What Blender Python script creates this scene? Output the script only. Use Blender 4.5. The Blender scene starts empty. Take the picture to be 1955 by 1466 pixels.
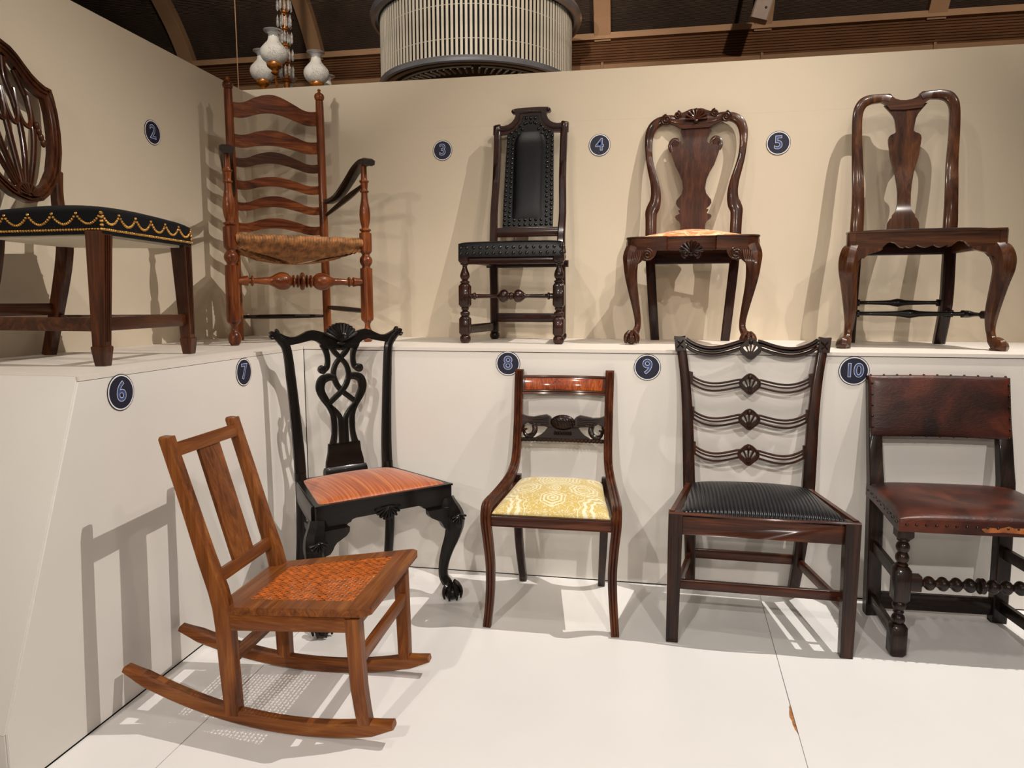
import bpy, math, random
from math import sin, cos, pi, sqrt, atan2
from mathutils import Vector, Matrix
from mathutils.geometry import tessellate_polygon
random.seed(7)
SC = bpy.context.scene
COL = SC.collection
# ------------------------------------------------------------------ camera
YP, XP, YB, XL, HT, LZ = 2.736, -1.391, 3.524, -2.088, 2.214, 0.93
cd = bpy.data.cameras.new('camera'); cam = bpy.data.objects.new('camera', cd); COL.objects.link(cam)
cd.sensor_fit = 'HORIZONTAL'; cd.sensor_width = 36.0; cd.lens = 36.0*1341.956/1955.0; cd.clip_start = .05; cd.clip_end = 100
yaw, pit, rol = 0.181900757, -0.118189157, -0.00053360754
fw = Vector((-sin(yaw)*cos(pit), cos(yaw)*cos(pit), sin(pit))); r0 = Vector((cos(yaw), sin(yaw), 0)); u0 = r0.cross(fw)
rt = r0*cos(rol)+u0*sin(rol); up = -r0*sin(rol)+u0*cos(rol)
cam.matrix_world = Matrix(((rt.x, up.x, -fw.x, 0), (rt.y, up.y, -fw.y, 0), (rt.z, up.z, -fw.z, 1.11845695), (0, 0, 0, 1)))
SC.camera = cam
# ------------------------------------------------------------------ world, lamps, exposure
SC.view_settings.view_transform = 'Standard'; SC.view_settings.look = 'None'
SC.view_settings.exposure = 0.0; SC.view_settings.gamma = 1.0; SC.view_settings.use_curve_mapping = False
wd = bpy.data.worlds.new('gallery_ambient'); SC.world = wd; wd.use_nodes = True
wd.node_tree.nodes['Background'].inputs[0].default_value = (1.0, 0.86, 0.70, 1)
wd.node_tree.nodes['Background'].inputs[1].default_value = 0.10
def spot(name, loc, at, power, angle, blend=.5, rad=.02, col=(1, .86, .70)):
    l = bpy.data.lights.new(name, 'SPOT'); l.energy = power; l.spot_size = math.radians(angle); l.spot_blend = blend
    l.shadow_soft_size = rad; l.color = col
    o = bpy.data.objects.new(name, l); COL.objects.link(o); o.location = loc
    o.rotation_euler = (Vector(at)-Vector(loc)).to_track_quat('-Z', 'Y').to_euler()
    return o
WARM = (1, .885, .76); COOL = (1, .93, .86)
spot('spotlight', (1.72, 2.33, 4.25), (-.2, 1.6, 0), 530, 86, .6, .008, COOL)
spot('spotlight', (1.98, .63, 4.2), (-1.4, 3.3, 1.7), 108, 62, .8, .03, WARM)
spot('spotlight', (1.05, 1.40, 4.2), (-.3, 3.5, 1.7), 62, 60, .8, .03, WARM)
spot('spotlight', (-1.3, .9, 4.2), (.4, 3.5, 1.6), 62, 62, .8, .03, WARM)
spot('spotlight', (3.2, 1.1, 4.2), (.9, 3.5, 1.5), 26, 60, .8, .03, WARM)
spot('spotlight', (1.9, 1.9, 4.2), (1.0, 3.5, 1.4), 16, 60, .8, .03, WARM)
spot('spotlight', (.7, .4, 4.2), (1.2, 3.5, 1.4), 34, 50, .8, .03, WARM)
spot('spotlight', (.55, -5.5, 3.2), (-.9, 3.3, 1.6), 205, 34, .8, .04, WARM)
spot('spotlight', (-2.2, -5.5, 3.2), (-.3, 3.3, 1.6), 205, 34, .8, .04, WARM)
spot('spotlight', (1.9, -4.2, 4.2), (.1, 2.3, .0), 620, 34, .8, .05, COOL)  # added fill from far front, lifts the plinth and floor
spot('spotlight', (-1.6, -3.2, 4.3), (-.7, 2.0, .0), 420, 42, .8, .05, COOL)  # second added front fill, for the lower left of the display
spot('spotlight', (.0, 1.2, 4.2), (.4, 2.7, .5), 60, 80, .8, .03, COOL)
spot('spotlight', (-.9, 1.0, 4.3), (-2.4, 6.9, 3.6), 640, 60, .9, .08, WARM)  # added lamp, only brightens the gallery beyond the wall
spot('spotlight', (2.4, .5, 4.3), (1.6, 7.5, 3.9), 850, 70, .9, .08, WARM)  # added lamp, only brightens the cornice and vault at right
spot('spotlight', (-2.6, -4.5, 2.45), (-1.7, 6.0, 3.25), 900, 18, .6, .05, COOL)  # added low narrow lamp, lights the drum's slats and underside

# ------------------------------------------------------------------ materials
def lin(c):
    return tuple((v/12.92 if v <= .04045 else ((v+.055)/1.055)**2.4) for v in [x/255 for x in c])+(1,)
def mk(name, rough=.5, coat=0, metal=0, spec=.5, coatr=.1):
    m = bpy.data.materials.new(name); m.use_nodes = True; nt = m.node_tree; b = nt.nodes['Principled BSDF']
    b.inputs['Roughness'].default_value = rough; b.inputs['Coat Weight'].default_value = coat; b.inputs['Coat Roughness'].default_value = coatr
    b.inputs['Metallic'].default_value = metal; b.inputs['Specular IOR Level'].default_value = spec
    tc = nt.nodes.new('ShaderNodeTexCoord')
    return m, nt, b, tc.outputs['Object']
def mapping(nt, vec, sc, loc=(0, 0, 0), rot=(0, 0, 0)):
    n = nt.nodes.new('ShaderNodeMapping'); n.inputs['Scale'].default_value = sc; n.inputs['Location'].default_value = loc; n.inputs['Rotation'].default_value = rot
    nt.links.new(vec, n.inputs['Vector']); return n.outputs[0]
def noise(nt, vec, scale, detail=4, dist=0, rough=.5):
    n = nt.nodes.new('ShaderNodeTexNoise'); n.inputs['Scale'].default_value = scale; n.inputs['Detail'].default_value = detail
    n.inputs['Distortion'].default_value = dist; n.inputs['Roughness'].default_value = rough; nt.links.new(vec, n.inputs['Vector']); return n.outputs['Fac']
def ramp(nt, fac, stops):
    n = nt.nodes.new('ShaderNodeValToRGB'); e = n.color_ramp.elements
    while len(e) < len(stops): e.new(.5)
    for k, (p, c) in enumerate(stops): e[k].position = p; e[k].color = c if len(c) == 4 else lin(c)
    nt.links.new(fac, n.inputs['Fac']); return n.outputs['Color']
def bump(nt, b, h, strength=.2, dist=.002):
    n = nt.nodes.new('ShaderNodeBump'); n.inputs['Strength'].default_value = strength; n.inputs['Distance'].default_value = dist
    nt.links.new(h, n.inputs['Height']); nt.links.new(n.outputs[0], b.inputs['Normal'])
def math_(nt, op, a, b=None, c=None):
    n = nt.nodes.new('ShaderNodeMath'); n.operation = op
    for k, v in enumerate((a, b, c)):
        if v is None: continue
        if isinstance(v, (int, float)): n.inputs[k].default_value = v
        else: nt.links.new(v, n.inputs[k])
    return n.outputs[0]
def mixc(nt, fac, a, b):
    n = nt.nodes.new('ShaderNodeMix'); n.data_type = 'RGBA'
    if isinstance(fac, (int, float)): n.inputs[0].default_value = fac
    else: nt.links.new(fac, n.inputs[0])
    for k, v in ((6, a), (7, b)):
        if isinstance(v, tuple): n.inputs[k].default_value = v if len(v) == 4 else lin(v)
        else: nt.links.new(v, n.inputs[k])
    return n.outputs[2]
def wood(name, dark, mid, light, axis='z', rough=.36, coat=.5, scale=1.0, fig=0, bs=.12, coatr=.12):
    m, nt, b, v = mk(name, rough, coat*.6, spec=.18, coatr=coatr)
    s = {'x': (2.2, 30, 30), 'y': (30, 2.2, 30), 'z': (30, 30, 2.2)}[axis]
    v2 = mapping(nt, v, tuple(k*scale for k in s))
    n1 = noise(nt, v2, 1.0, 5, 1.4+fig, .6)
    s2 = {'x': (6, 220, 220), 'y': (220, 6, 220), 'z': (220, 220, 6)}[axis]
    n2 = noise(nt, mapping(nt, v, s2), 1.0, 2, .2)
    n3 = noise(nt, v, 5.0, 2, .5)
    f = math_(nt, 'ADD', math_(nt, 'MULTIPLY', n1, .62), math_(nt, 'ADD', math_(nt, 'MULTIPLY', n2, .18), math_(nt, 'MULTIPLY', n3, .25)))
    c = ramp(nt, f, [(.36, dark), (.52, mid), (.70, light)])
    nt.links.new(c, b.inputs['Base Color']); bump(nt, b, n2, bs, .001)
    return m
def plain(name, c, rough=.5, coat=0, metal=0, var=.06, vs=8, spec=.5, bs=0, bsc=300):
    m, nt, b, v = mk(name, rough, coat, metal, spec)
    n = noise(nt, v, vs, 4)
    d = tuple(max(0, x*(1-var)) for x in c); l = tuple(min(255, x*(1+var)) for x in c)
    nt.links.new(ramp(nt, n, [(.3, d), (.7, l)]), b.inputs['Base Color'])
    if bs: bump(nt, b, noise(nt, v, bsc, 2), bs, .001)
    return m
MW = {}
def W3(key, dark, mid, light, **k):
    for ax in 'xyz': MW[key+ax] = wood('polished_wood_'+key+'_'+ax, dark, mid, light, axis=ax, **k)
W3('shield', (27, 12, 6), (63, 30, 14), (96, 52, 24))
W3('maple', (36, 16, 7), (98, 47, 20), (148, 82, 38))
W3('arm', (13, 8, 4), (29, 16, 10), (58, 36, 20))
W3('oxblood', (15, 7, 4), (36, 15, 10), (63, 30, 17), coat=.7)
W3('walnut', (27, 13, 7), (60, 30, 16), (90, 51, 28))
W3('cherry', (31, 15, 7), (67, 36, 18), (100, 61, 31), coat=.75)
W3('oak', (68, 36, 13), (116, 64, 27), (152, 95, 45), rough=.42, coat=.22, bs=.25)
W3('ebony', (8, 6, 4), (15, 11, 8), (29, 21, 16), coat=.4)
W3('mahogany', (29, 12, 6), (67, 31, 15), (106, 57, 29), coat=.6)
W3('sheraton', (17, 8, 5), (40, 19, 11), (71, 37, 21))
W3('jacobean', (11, 7, 4), (29, 16, 10), (58, 34, 20), rough=.45)
M_flame = wood('flame_mahogany_veneer', (66, 22, 9), (146, 62, 22), (200, 112, 48), axis='z', scale=1.0, fig=6, coat=.9, coatr=.08)
M_carve = wood('dark_carved_wood', (12, 6, 4), (30, 14, 8), (58, 28, 16), axis='x')
def fabric_mat(name, c, c2, rough=.8, sc=900, bs=.3, sheen=.2):
    m, nt, b, v = mk(name, rough, spec=.12); b.inputs['Sheen Weight'].default_value = sheen*.3
    n = noise(nt, v, sc, 2); nt.links.new(ramp(nt, n, [(.3, c), (.7, c2)]), b.inputs['Base Color']); bump(nt, b, n, bs, .001); return m
M_blackcloth = fabric_mat('black_seat_cloth', (5, 6, 8), (13, 14, 18), .75, sheen=.1)
M_muslin = fabric_mat('white_muslin', (196, 186, 166), (226, 216, 196), .9)
M_brass = plain('brass', (196, 152, 84), .28, 0, 1, .15, 40)
M_iron = plain('dark_stud_metal', (58, 56, 52), .3, 0, 1, .2, 40)
M_blackleather = plain('black_leather', (7, 7, 9), .30, .0, 0, .35, 25, .22, bs=.25, bsc=220)
def brownleather():
    m, nt, b, v = mk('worn_brown_leather', .42, .18, spec=.25, coatr=.25)
    n1 = noise(nt, v, 7, 5, .6); n2 = noise(nt, mapping(nt, v, (1, 1, 3)), 45, 4, 1.2)
    nt.links.new(ramp(nt, n1, [(.32, (30, 13, 9)), (.52, (60, 26, 17)), (.74, (98, 46, 28))]), b.inputs['Base Color'])
    bump(nt, b, n2, .35, .003); return m
M_leather = brownleather()
M_tornleather = plain('torn_tan_leather', (150, 84, 36), .6, 0, 0, .3, 30)
def silk():
    m, nt, b, v = mk('orange_striped_silk', .5); b.inputs['Sheen Weight'].default_value = .3
    n1 = noise(nt, mapping(nt, v, (140, 3, 3), rot=(0, 0, .0)), 1, 3, .3)
    nt.links.new(ramp(nt, n1, [(.3, (138, 62, 20)), (.5, (176, 86, 32)), (.7, (200, 118, 58))]), b.inputs['Base Color'])
    bump(nt, b, n1, .15, .001); return m
M_silk = silk()
def peach():
    m, nt, b, v = mk('peach_brocade', .55); b.inputs['Sheen Weight'].default_value = .3
    n1 = noise(nt, v, 16, 3, 2.5)
    nt.links.new(ramp(nt, n1, [(.42, (206, 122, 66)), (.5, (232, 168, 112)), (.58, (240, 200, 158))]), b.inputs['Base Color']); return m
M_peach = peach()
def damask():
    m, nt, b, v = mk('yellow_damask', .42); b.inputs['Sheen Weight'].default_value = .2
    sp = nt.nodes.new('ShaderNodeSeparateXYZ'); nt.links.new(v, sp.inputs[0]); X, Y = sp.outputs[0], sp.outputs[1]
    def ringmask(cx, cy, petals, r0, r1, freq, amp=.05):
        dx = math_(nt, 'SUBTRACT', X, cx); dy = math_(nt, 'SUBTRACT', Y, cy)
        r = math_(nt, 'SQRT', math_(nt, 'ADD', math_(nt, 'MULTIPLY', dx, dx), math_(nt, 'MULTIPLY', dy, dy)))
        th = math_(nt, 'ARCTAN2', dy, dx)
        rr = math_(nt, 'MULTIPLY', r, math_(nt, 'ADD', 1.0, math_(nt, 'MULTIPLY', math_(nt, 'COSINE', math_(nt, 'MULTIPLY', th, petals)), amp)))
        s = math_(nt, 'SINE', math_(nt, 'MULTIPLY', rr, freq))
        ins = math_(nt, 'MULTIPLY', math_(nt, 'GREATER_THAN', rr, r0), math_(nt, 'LESS_THAN', rr, r1))
        return math_(nt, 'MULTIPLY', math_(nt, 'GREATER_THAN', s, .15), ins)
    a = ringmask(0, .225, 10, .0, .082, 480)
    for (cx, cy, p, q0, q1, f) in ((-.19, .0, 14, .05, .10, 260), (.19, .0, 14, .05, .10, 260), (-.10, .125, 9, .018, .05, 420), (.10, .125, 9, .018, .05, 420), (-.145, .25, 9, .01, .045, 380), (.145, .25, 9, .01, .045, 380), (0, .04, 6, .0, .045, 460), (0, .12, 3, .0, .022, 700), (0, .36, 8, .02, .07, 400)):
        a = math_(nt, 'MAXIMUM', a, ringmask(cx, cy, p, q0, q1, f))
    n1 = noise(nt, v, 34, 3, 3.0); line = math_(nt, 'LESS_THAN', math_(nt, 'ABSOLUTE', math_(nt, 'SUBTRACT', n1, .5)), .022)
    a = math_(nt, 'MAXIMUM', a, line)
    c0 = ramp(nt, noise(nt, v, 300, 2), [(.3, (200, 172, 90)), (.7, (212, 188, 108))])
    nt.links.new(mixc(nt, a, c0, (236, 228, 194)), b.inputs['Base Color']); bump(nt, b, a, .25, .001); return m
M_damask = damask()
def ribbed():
    m, nt, b, v = mk('black_ribbed_horsehair', .32, .0, spec=.3)
    w = nt.nodes.new('ShaderNodeTexWave'); w.wave_type = 'BANDS'; w.bands_direction = 'X'; w.inputs['Scale'].default_value = 26; w.inputs['Distortion'].default_value = .6; w.inputs['Detail'].default_value = 2
    nt.links.new(v, w.inputs['Vector'])
    nt.links.new(ramp(nt, w.outputs['Fac'], [(.2, (10, 11, 13)), (.8, (34, 36, 40))]), b.inputs['Base Color']); bump(nt, b, w.outputs['Fac'], .6, .003); return m
M_rib = ribbed()
M_cane = plain('woven_cane', (186, 100, 36), .4, .2, 0, .22, 60)
M_rush = plain('twisted_rush', (140, 94, 52), .7, 0, 0, .3, 40, bs=.4, bsc=500)
def wallcloth(name, c):
    m, nt, b, v = mk(name, .9, spec=.2)
    n1 = noise(nt, mapping(nt, v, (1, 1, 1)), 420, 2); n2 = noise(nt, v, 1.6, 3)
    f = math_(nt, 'ADD', math_(nt, 'MULTIPLY', n1, .5), math_(nt, 'MULTIPLY', n2, .5))
    nt.links.new(ramp(nt, f, [(.3, tuple(x*.955 for x in c)), (.7, tuple(min(255, x*1.02) for x in c))]), b.inputs['Base Color']); bump(nt, b, n1, .25, .001); return m
M_wall = wallcloth('linen_wall_covering', (210, 196, 174))
M_plinth = plain('painted_plinth_board', (226, 221, 214), .55, 0, 0, .012, 2.5, .3)
M_plinth2 = plain('painted_platform_top', (222, 214, 204), .5, 0, 0, .015, 2.5, .3)
M_floor = plain('white_laminate_board', (236, 234, 231), .36, 0, 0, .01, 2.5, .35)
M_gap = plain('dark_joint', (22, 18, 15), .9)
M_mdf = plain('exposed_fibreboard', (168, 112, 66), .9, 0, 0, .2, 80)
M_navy = plain('navy_print', (12, 14, 42), .5)
M_white = plain('white_print', (238, 238, 242), .5)
M_black = plain('black_print', (14, 14, 20), .5)
M_pale = plain('pale_blue_print', (214, 224, 246), .5)
M_blue = plain('blue_print', (58, 80, 140), .5)
M_slatwall = wood('brown_ridged_boarding', (84, 56, 38), (108, 74, 50), (128, 90, 62), axis='x', rough=.7, coat=0, scale=.1, bs=.05)
M_tan = plain('tan_painted_timber', (164, 126, 92), .7, 0, 0, .08, 2)
M_tan2 = plain('tan_painted_trim', (140, 104, 70), .7, 0, 0, .08, 2)
M_vault = plain('dark_corrugated_ceiling', (92, 76, 64), .75, 0, 0, .12, 3)
M_chrome = plain('chrome', (176, 176, 182), .3, .4, .7, .05, 5)
M_blackgloss = plain('black_gloss', (14, 14, 15), .22, .4)
M_slat = plain('cream_slat', (202, 192, 174), .5, 0, 0, .05, 5)
M_drumin = plain('dark_drum_liner', (16, 15, 16), .7)
M_cream = plain('cream_vent', (176, 164, 144), .6)
M_bronze = plain('amber_bronze', (140, 84, 30), .35, .2, .45, .35, 50)
M_crystal = plain('cut_crystal', (196, 192, 186), .08, .6, .6, .3, 60)
def etched():
    m, nt, b, v = mk('frosted_etched_glass', .45)
    b.inputs['Transmission Weight'].default_value = .35; b.inputs['IOR'].default_value = 1.2
    n1 = noise(nt, v, 55, 3, 2.0); band = math_(nt, 'LESS_THAN', math_(nt, 'ABSOLUTE', math_(nt, 'SUBTRACT', n1, .5)), .02)
    n2 = math_(nt, 'GREATER_THAN', noise(nt, v, 9, 1), .52)
    f = math_(nt, 'MULTIPLY', band, n2)
    nt.links.new(mixc(nt, f, (236, 232, 224), (110, 108, 104)), b.inputs['Base Color']); return m
M_etch = etched()
m_, nt_, b_, v_ = mk('clear_glass_rim', .1); b_.inputs['Transmission Weight'].default_value = .8; b_.inputs['Base Color'].default_value = (.8, .8, .8, 1); M_rim = m_
M_fix = plain('beige_metal_housing', (150, 128, 112), .5)

# ------------------------------------------------------------------ mesh collector
def catmull(pts, k=4):
    if k <= 1 or len(pts) < 3: return [tuple(p) for p in pts]
    out = []; n = len(pts)
    for i in range(n-1):
        p0 = pts[max(0, i-1)]; p1 = pts[i]; p2 = pts[i+1]; p3 = pts[min(n-1, i+2)]
        for j in range(k):
            t = j/k
            out.append(tuple(.5*(2*b+(c-a)*t+(2*a-5*b+4*c-d)*t*t+(-a+3*b-3*c+d)*t**3) for a, b, c, d in zip(p0, p1, p2, p3)))
    out.append(tuple(pts[-1])); return out
def sec_rect(c=.12):
    a = .5-c
    return [(a, -.5), (.5, -a), (.5, a), (a, .5), (-a, .5), (-.5, a), (-.5, -a), (-a, -.5)]
def sec_round(n=12): return [(.5*cos(2*pi*i/n), .5*sin(2*pi*i/n)) for i in range(n)]
def sec_reed():   # three soft reeds on the outer (+depth) face and on the inner one
    p = []
    for k in range(13):
        u = -.5+k/12; p.append((-u, .36+.14*abs(sin(3*pi*k/12))))
    for k in range(13):
        u = -.5+k/12; p.append((u, -.36-.14*abs(sin(3*pi*k/12))))
    return p
class G:
    def __init__(s): s.v = []; s.f = []
    def sweep(s, pts, side=(1, 0, 0), sec=None, k=1, closed=False):
        sec = sec or sec_rect(); pts = catmull(pts, k); n = len(pts); b0 = len(s.v); side = Vector(side); m = len(sec)
        P = [Vector(p[:3]) for p in pts]
        for i, p in enumerate(pts):
            T = (P[(i+1) % n]-P[i-1]) if closed else (P[min(n-1, i+1)]-P[max(0, i-1)])
            T = T.normalized() if T.length > 1e-9 else Vector((0, 0, 1))
            S = side-T*side.dot(T)
            if S.length < 1e-4: S = Vector((0, 1, 0))-T*T.y
            S.normalize(); N = T.cross(S)
            for a, b in sec: s.v.append(tuple(P[i]+S*(a*p[3])+N*(b*p[4])))
        for i in range(n if closed else n-1):
            i2 = (i+1) % n
            for j in range(m):
                j2 = (j+1) % m
                s.f.append((b0+i*m+j, b0+i*m+j2, b0+i2*m+j2, b0+i2*m+j))
        if not closed:
            s.f.append(tuple(b0+j for j in range(m))[::-1]); s.f.append(tuple(b0+(n-1)*m+j for j in range(m)))
        return s
    def bar(s, a, b, w, d, side=(1, 0, 0), w2=None, d2=None, c=.1):
        return s.sweep([tuple(a)+(w, d), tuple(b)+(w2 or w, d2 or d)], side, sec_rect(c))
    def box(s, x0, x1, y0, y1, z0, z1, c=.06):
        return s.bar(((x0+x1)/2, (y0+y1)/2, z0), ((x0+x1)/2, (y0+y1)/2, z1), abs(x1-x0), abs(y1-y0), c=c)
    def hardbox(s, x0, x1, y0, y1, z0, z1):
        b = len(s.v); s.v += [(x, y, z) for z in (z0, z1) for x, y in ((x0, y0), (x1, y0), (x1, y1), (x0, y1))]
        s.f += [tuple(b+i for i in q) for q in ((3, 2, 1, 0), (4, 5, 6, 7), (0, 1, 5, 4), (1, 2, 6, 5), (2, 3, 7, 6), (3, 0, 4, 7))]; return s
    def turn(s, A, B, prof, n=18, k=1):
        A = Vector(A); T = (Vector(B)-A).normalized(); prof = catmull(prof, k)
        side = (1, 0, 0) if abs(T.x) < .8 else (0, 1, 0)
        return s.sweep([tuple(A+T*t)+(2*max(r, .0005),)*2 for t, r in prof], side, sec_round(n)) if False else s._turn(A, T, prof, n)
    def _turn(s, A, T, prof, n):
        S = Vector((0, 1, 0)) if abs(T.y) < .8 else Vector((1, 0, 0)); S = (S-T*S.dot(T)).normalized(); N = T.cross(S); b0 = len(s.v)
        for t, r in prof:
            r = max(r, .0003)
            for j in range(n):
                a = 2*pi*j/n; s.v.append(tuple(A+T*t+S*(r*cos(a))+N*(r*sin(a))))
        for i in range(len(prof)-1):
            for j in range(n):
                j2 = (j+1) % n; s.f.append((b0+i*n+j, b0+i*n+j2, b0+(i+1)*n+j2, b0+(i+1)*n+j))
        s.f.append(tuple(b0+j for j in range(n))[::-1]); s.f.append(tuple(b0+(len(prof)-1)*n+j for j in range(n))); return s
    def ball(s, c, rx, ry=None, rz=None, n=12, m=8):
        ry = ry or rx; rz = rz or rx; b0 = len(s.v)
        for i in range(m+1):
            ph = pi*i/m
            for j in range(n):
                th = 2*pi*j/n; s.v.append((c[0]+rx*sin(ph)*cos(th), c[1]+ry*sin(ph)*sin(th), c[2]-rz*cos(ph)))
        for i in range(m):
            for j in range(n):
                j2 = (j+1) % n; s.f.append((b0+i*n+j, b0+i*n+j2, b0+(i+1)*n+j2, b0+(i+1)*n+j))
        return s
    def plate(s, outer, fn, w0, w1, holes=()):
        loops = [list(outer)]+[list(h) for h in holes]
        flat = [p for l in loops for p in l]
        tris = tessellate_polygon([[Vector((p[0], p[1], 0)) for p in l] for l in loops])
        b0 = len(s.v); n = len(flat)
        for w in (w0, w1):
            for p in flat: s.v.append(tuple(fn(p[0], p[1], w)))
        for t in tris: s.f.append((b0+t[0], b0+t[1], b0+t[2])); s.f.append((b0+n+t[2], b0+n+t[1], b0+n+t[0]))
        o = 0
        for l in loops:
            m = len(l)
            for j in range(m):
                a, b = o+j, o+(j+1) % m; s.f.append((b0+a, b0+b, b0+n+b, b0+n+a))
            o += m
        return s
    def cushion(s, fl, fr, bl, br, z0, h, crown=.02, n=20, bow=0, power=7, skirt=None, dip=0, zb=0, bowside=0):
        b0 = len(s.v); us = [.5-.5*cos(pi*i/n) for i in range(n+1)]
        def p(u): return max(0, 1-abs(2*u-1)**power)**.5
        def xy(u, v):
            x = (fl[0]*(1-u)+fr[0]*u)*(1-v)+(bl[0]*(1-u)+br[0]*u)*v; y = (fl[1]*(1-u)+fr[1]*u)*(1-v)+(bl[1]*(1-u)+br[1]*u)*v
            return x+bowside*(2*u-1)*4*v*(1-v), y-bow*4*u*(1-u)*(1-v)
        for v in us:
            for u in us:
                x, y = xy(u, v); s.v.append((x, y, z0+zb*v+h*p(u)*p(v)+crown*sin(pi*u)*sin(pi*v)-dip*(sin(pi*u)*sin(pi*v))**2))
        N = n+1
        for i in range(n):
            for j in range(n): a = b0+i*N+j; s.f.append((a, a+1, a+N+1, a+N))
        ring = [j for j in range(N)]+[i*N+n for i in range(1, N)]+[n*N+j for j in range(n-1, -1, -1)]+[i*N for i in range(n-1, 0, -1)]
        b1 = len(s.v); sk = z0-(skirt or .004)
        for r in ring: x, y, z = s.v[b0+r]; s.v.append((x, y, sk+zb*us[r//N]))
        m = len(ring)
        for j in range(m): s.f.append((b0+ring[(j+1) % m], b0+ring[j], b1+j, b1+(j+1) % m))
        s.f.append(tuple(b1+j for j in range(m))[::-1]); return s
    def obj(s, name, mat, parent=None, kind=None, label=None, smooth=True, ang=38, cat=None, group=None):
        me = bpy.data.meshes.new(name); me.from_pydata(s.v, [], s.f); me.validate(); me.materials.append(mat)
        import bmesh
        bm = bmesh.new(); bm.from_mesh(me); bmesh.ops.recalc_face_normals(bm, faces=bm.faces); bm.to_mesh(me); bm.free()
        if smooth:
            me.polygons.foreach_set('use_smooth', [True]*len(me.polygons)); me.set_sharp_from_angle(angle=math.radians(ang))
        o = bpy.data.objects.new(name, me); COL.objects.link(o)
        if parent: o.parent = parent
        for k, v in (('kind', kind), ('label', label), ('category', cat), ('group', group)):
            if v: o[k] = v
        return o
def empty(name, loc, rz, label, cat, group=None):
    o = bpy.data.objects.new(name, None); COL.objects.link(o); o.location = loc; o.rotation_euler = (0, 0, rz); o.empty_display_size = .1
    o['label'] = label; o['category'] = cat
    if group: o['group'] = group
    return o
def mir(l): return [(-x, z) for x, z in l]
# y of a raked back plane
def plane(ds, hs, dt, ht): return lambda z: ds+(z-hs)*(dt-ds)/(ht-hs)
def back_plate(g, outer, Y, th, holes=(), bow=0, off=0):
    return g.plate(outer, lambda x, z, w: (x, Y(z)+w+off+bow*(1-(x/.2)**2 if abs(x) < .2 else 0), z), -th/2, th/2, holes)
def ribbon(g, pts, Y, th, k=5, sec=None, off=0, bow=0):
    """flat strap in the back plane: pts (x, z, width)"""
    pts = catmull(pts, k); n = len(pts); b0 = len(g.v)
    sec = sec or sec_rect(.18); m = len(sec)
    for i, p in enumerate(pts):
        a = pts[max(0, i-1)]; b = pts[min(n-1, i+1)]; tx, tz = b[0]-a[0], b[1]-a[1]; L = sqrt(tx*tx+tz*tz) or 1; nx, nz = -tz/L, tx/L
        for u, v in sec:
            x = p[0]+nx*u*p[2]; z = p[1]+nz*u*p[2]; g.v.append((x, Y(z)+v*th+off+bow*(1-(x/.2)**2 if abs(x) < .2 else 0), z))
    for i in range(n-1):
        for j in range(m): j2 = (j+1) % m; g.f.append((b0+i*m+j, b0+i*m+j2, b0+(i+1)*m+j2, b0+(i+1)*m+j))
    g.f.append(tuple(b0+j for j in range(m))); g.f.append(tuple(b0+(n-1)*m+j for j in range(m))[::-1]); return g
def shell(g, cx, cz, y, R, n=9, a0=-70, a1=70, flip=1, wid=.34, depth=.016, rz=1.0):
    for i in range(n):
        a = math.radians(a0+(a1-a0)*i/(n-1)); dx, dz = sin(a), cos(a)*flip*rz
        pts = [(cx+dx*R*t, y-(depth*.5)*sin(pi*min(1, t+.15)), cz+dz*R*t, R*wid*(.25+.75*t)*(1 if t < .97 else .55), depth*(.6+.6*t)) for t in (0, .25, .5, .75, .93, 1.03)]
        g.sweep(pts, (cos(a), 0, -sin(a)*flip), sec_round(8))
    return g
def spiral(g, cx, cz, y, R, turns=1.6, hand=1, w=.006, start=0, d=.008):
    N = 34; pts = []
    for i in range(N):
        t = i/(N-1); a = start+hand*2*pi*turns*t; r = R*(1-t)**.8+.0015; pts.append((cx+r*cos(a), y-.004*t, cz+r*sin(a), w, d))
    return g.sweep(pts, (0, 1, 0), sec_round(6))
def claw(g, c, s=1.0):
    x, y, z = c
    g.ball((x, y, .024*s), .026*s, .026*s, .023*s)
    for a in (-95, -50, 0, 50, 95):
        t = math.radians(a); dx, dy = sin(t), -cos(t)
        g.sweep([(x+dx*.010*s, y+dy*.010*s+.004, .058*s, .013*s, .013*s), (x+dx*.024*s, y+dy*.024*s, .044*s, .015*s, .013*s), (x+dx*.030*s, y+dy*.030*s, .026*s, .012*s, .011*s), (x+dx*.027*s, y+dy*.027*s, .006*s, .006*s, .006*s)], (cos(t), sin(t), 0), sec_round(6), 3)
    g.sweep([(x, y+.012*s, .056*s, .014*s, .014*s), (x, y+.030*s, .03*s, .012*s, .012*s), (x, y+.028*s, .006*s, .007*s, .007*s)], (1, 0, 0), sec_round(6), 3)
    return g
def studs(g, pts, r=.004, n=8):
    for (p, nrm) in pts:
        nrm = Vector(nrm).normalized(); A = Vector(p); g._turn(A-nrm*.001, nrm, [(0, r), (.4*r+.001, r*.85), (.75*r+.001, r*.45), (.85*r+.001, .0005)], n)
    return g

# ------------------------------------------------------------------ setting: floor, platforms, walls
def S(g, name, mat, parent=None, **k): return g.obj(name, mat, parent, kind='structure' if parent is None else None, smooth=False, **k)
fl = S(G().hardbox(-12, 12, -8, 7.6, -.10, -.019), 'floor', M_gap)
def seam(y): return .417+(y-1.675)*.048
gp = G(); gp.plate([(XP+.002, .2), (-1.140, .2), (-1.122, YP-.003), (XP+.002, YP-.003)], lambda x, y, w: (x, y, w), -.018, 0); S(gp, 'floor_panel', M_floor, fl)
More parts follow.
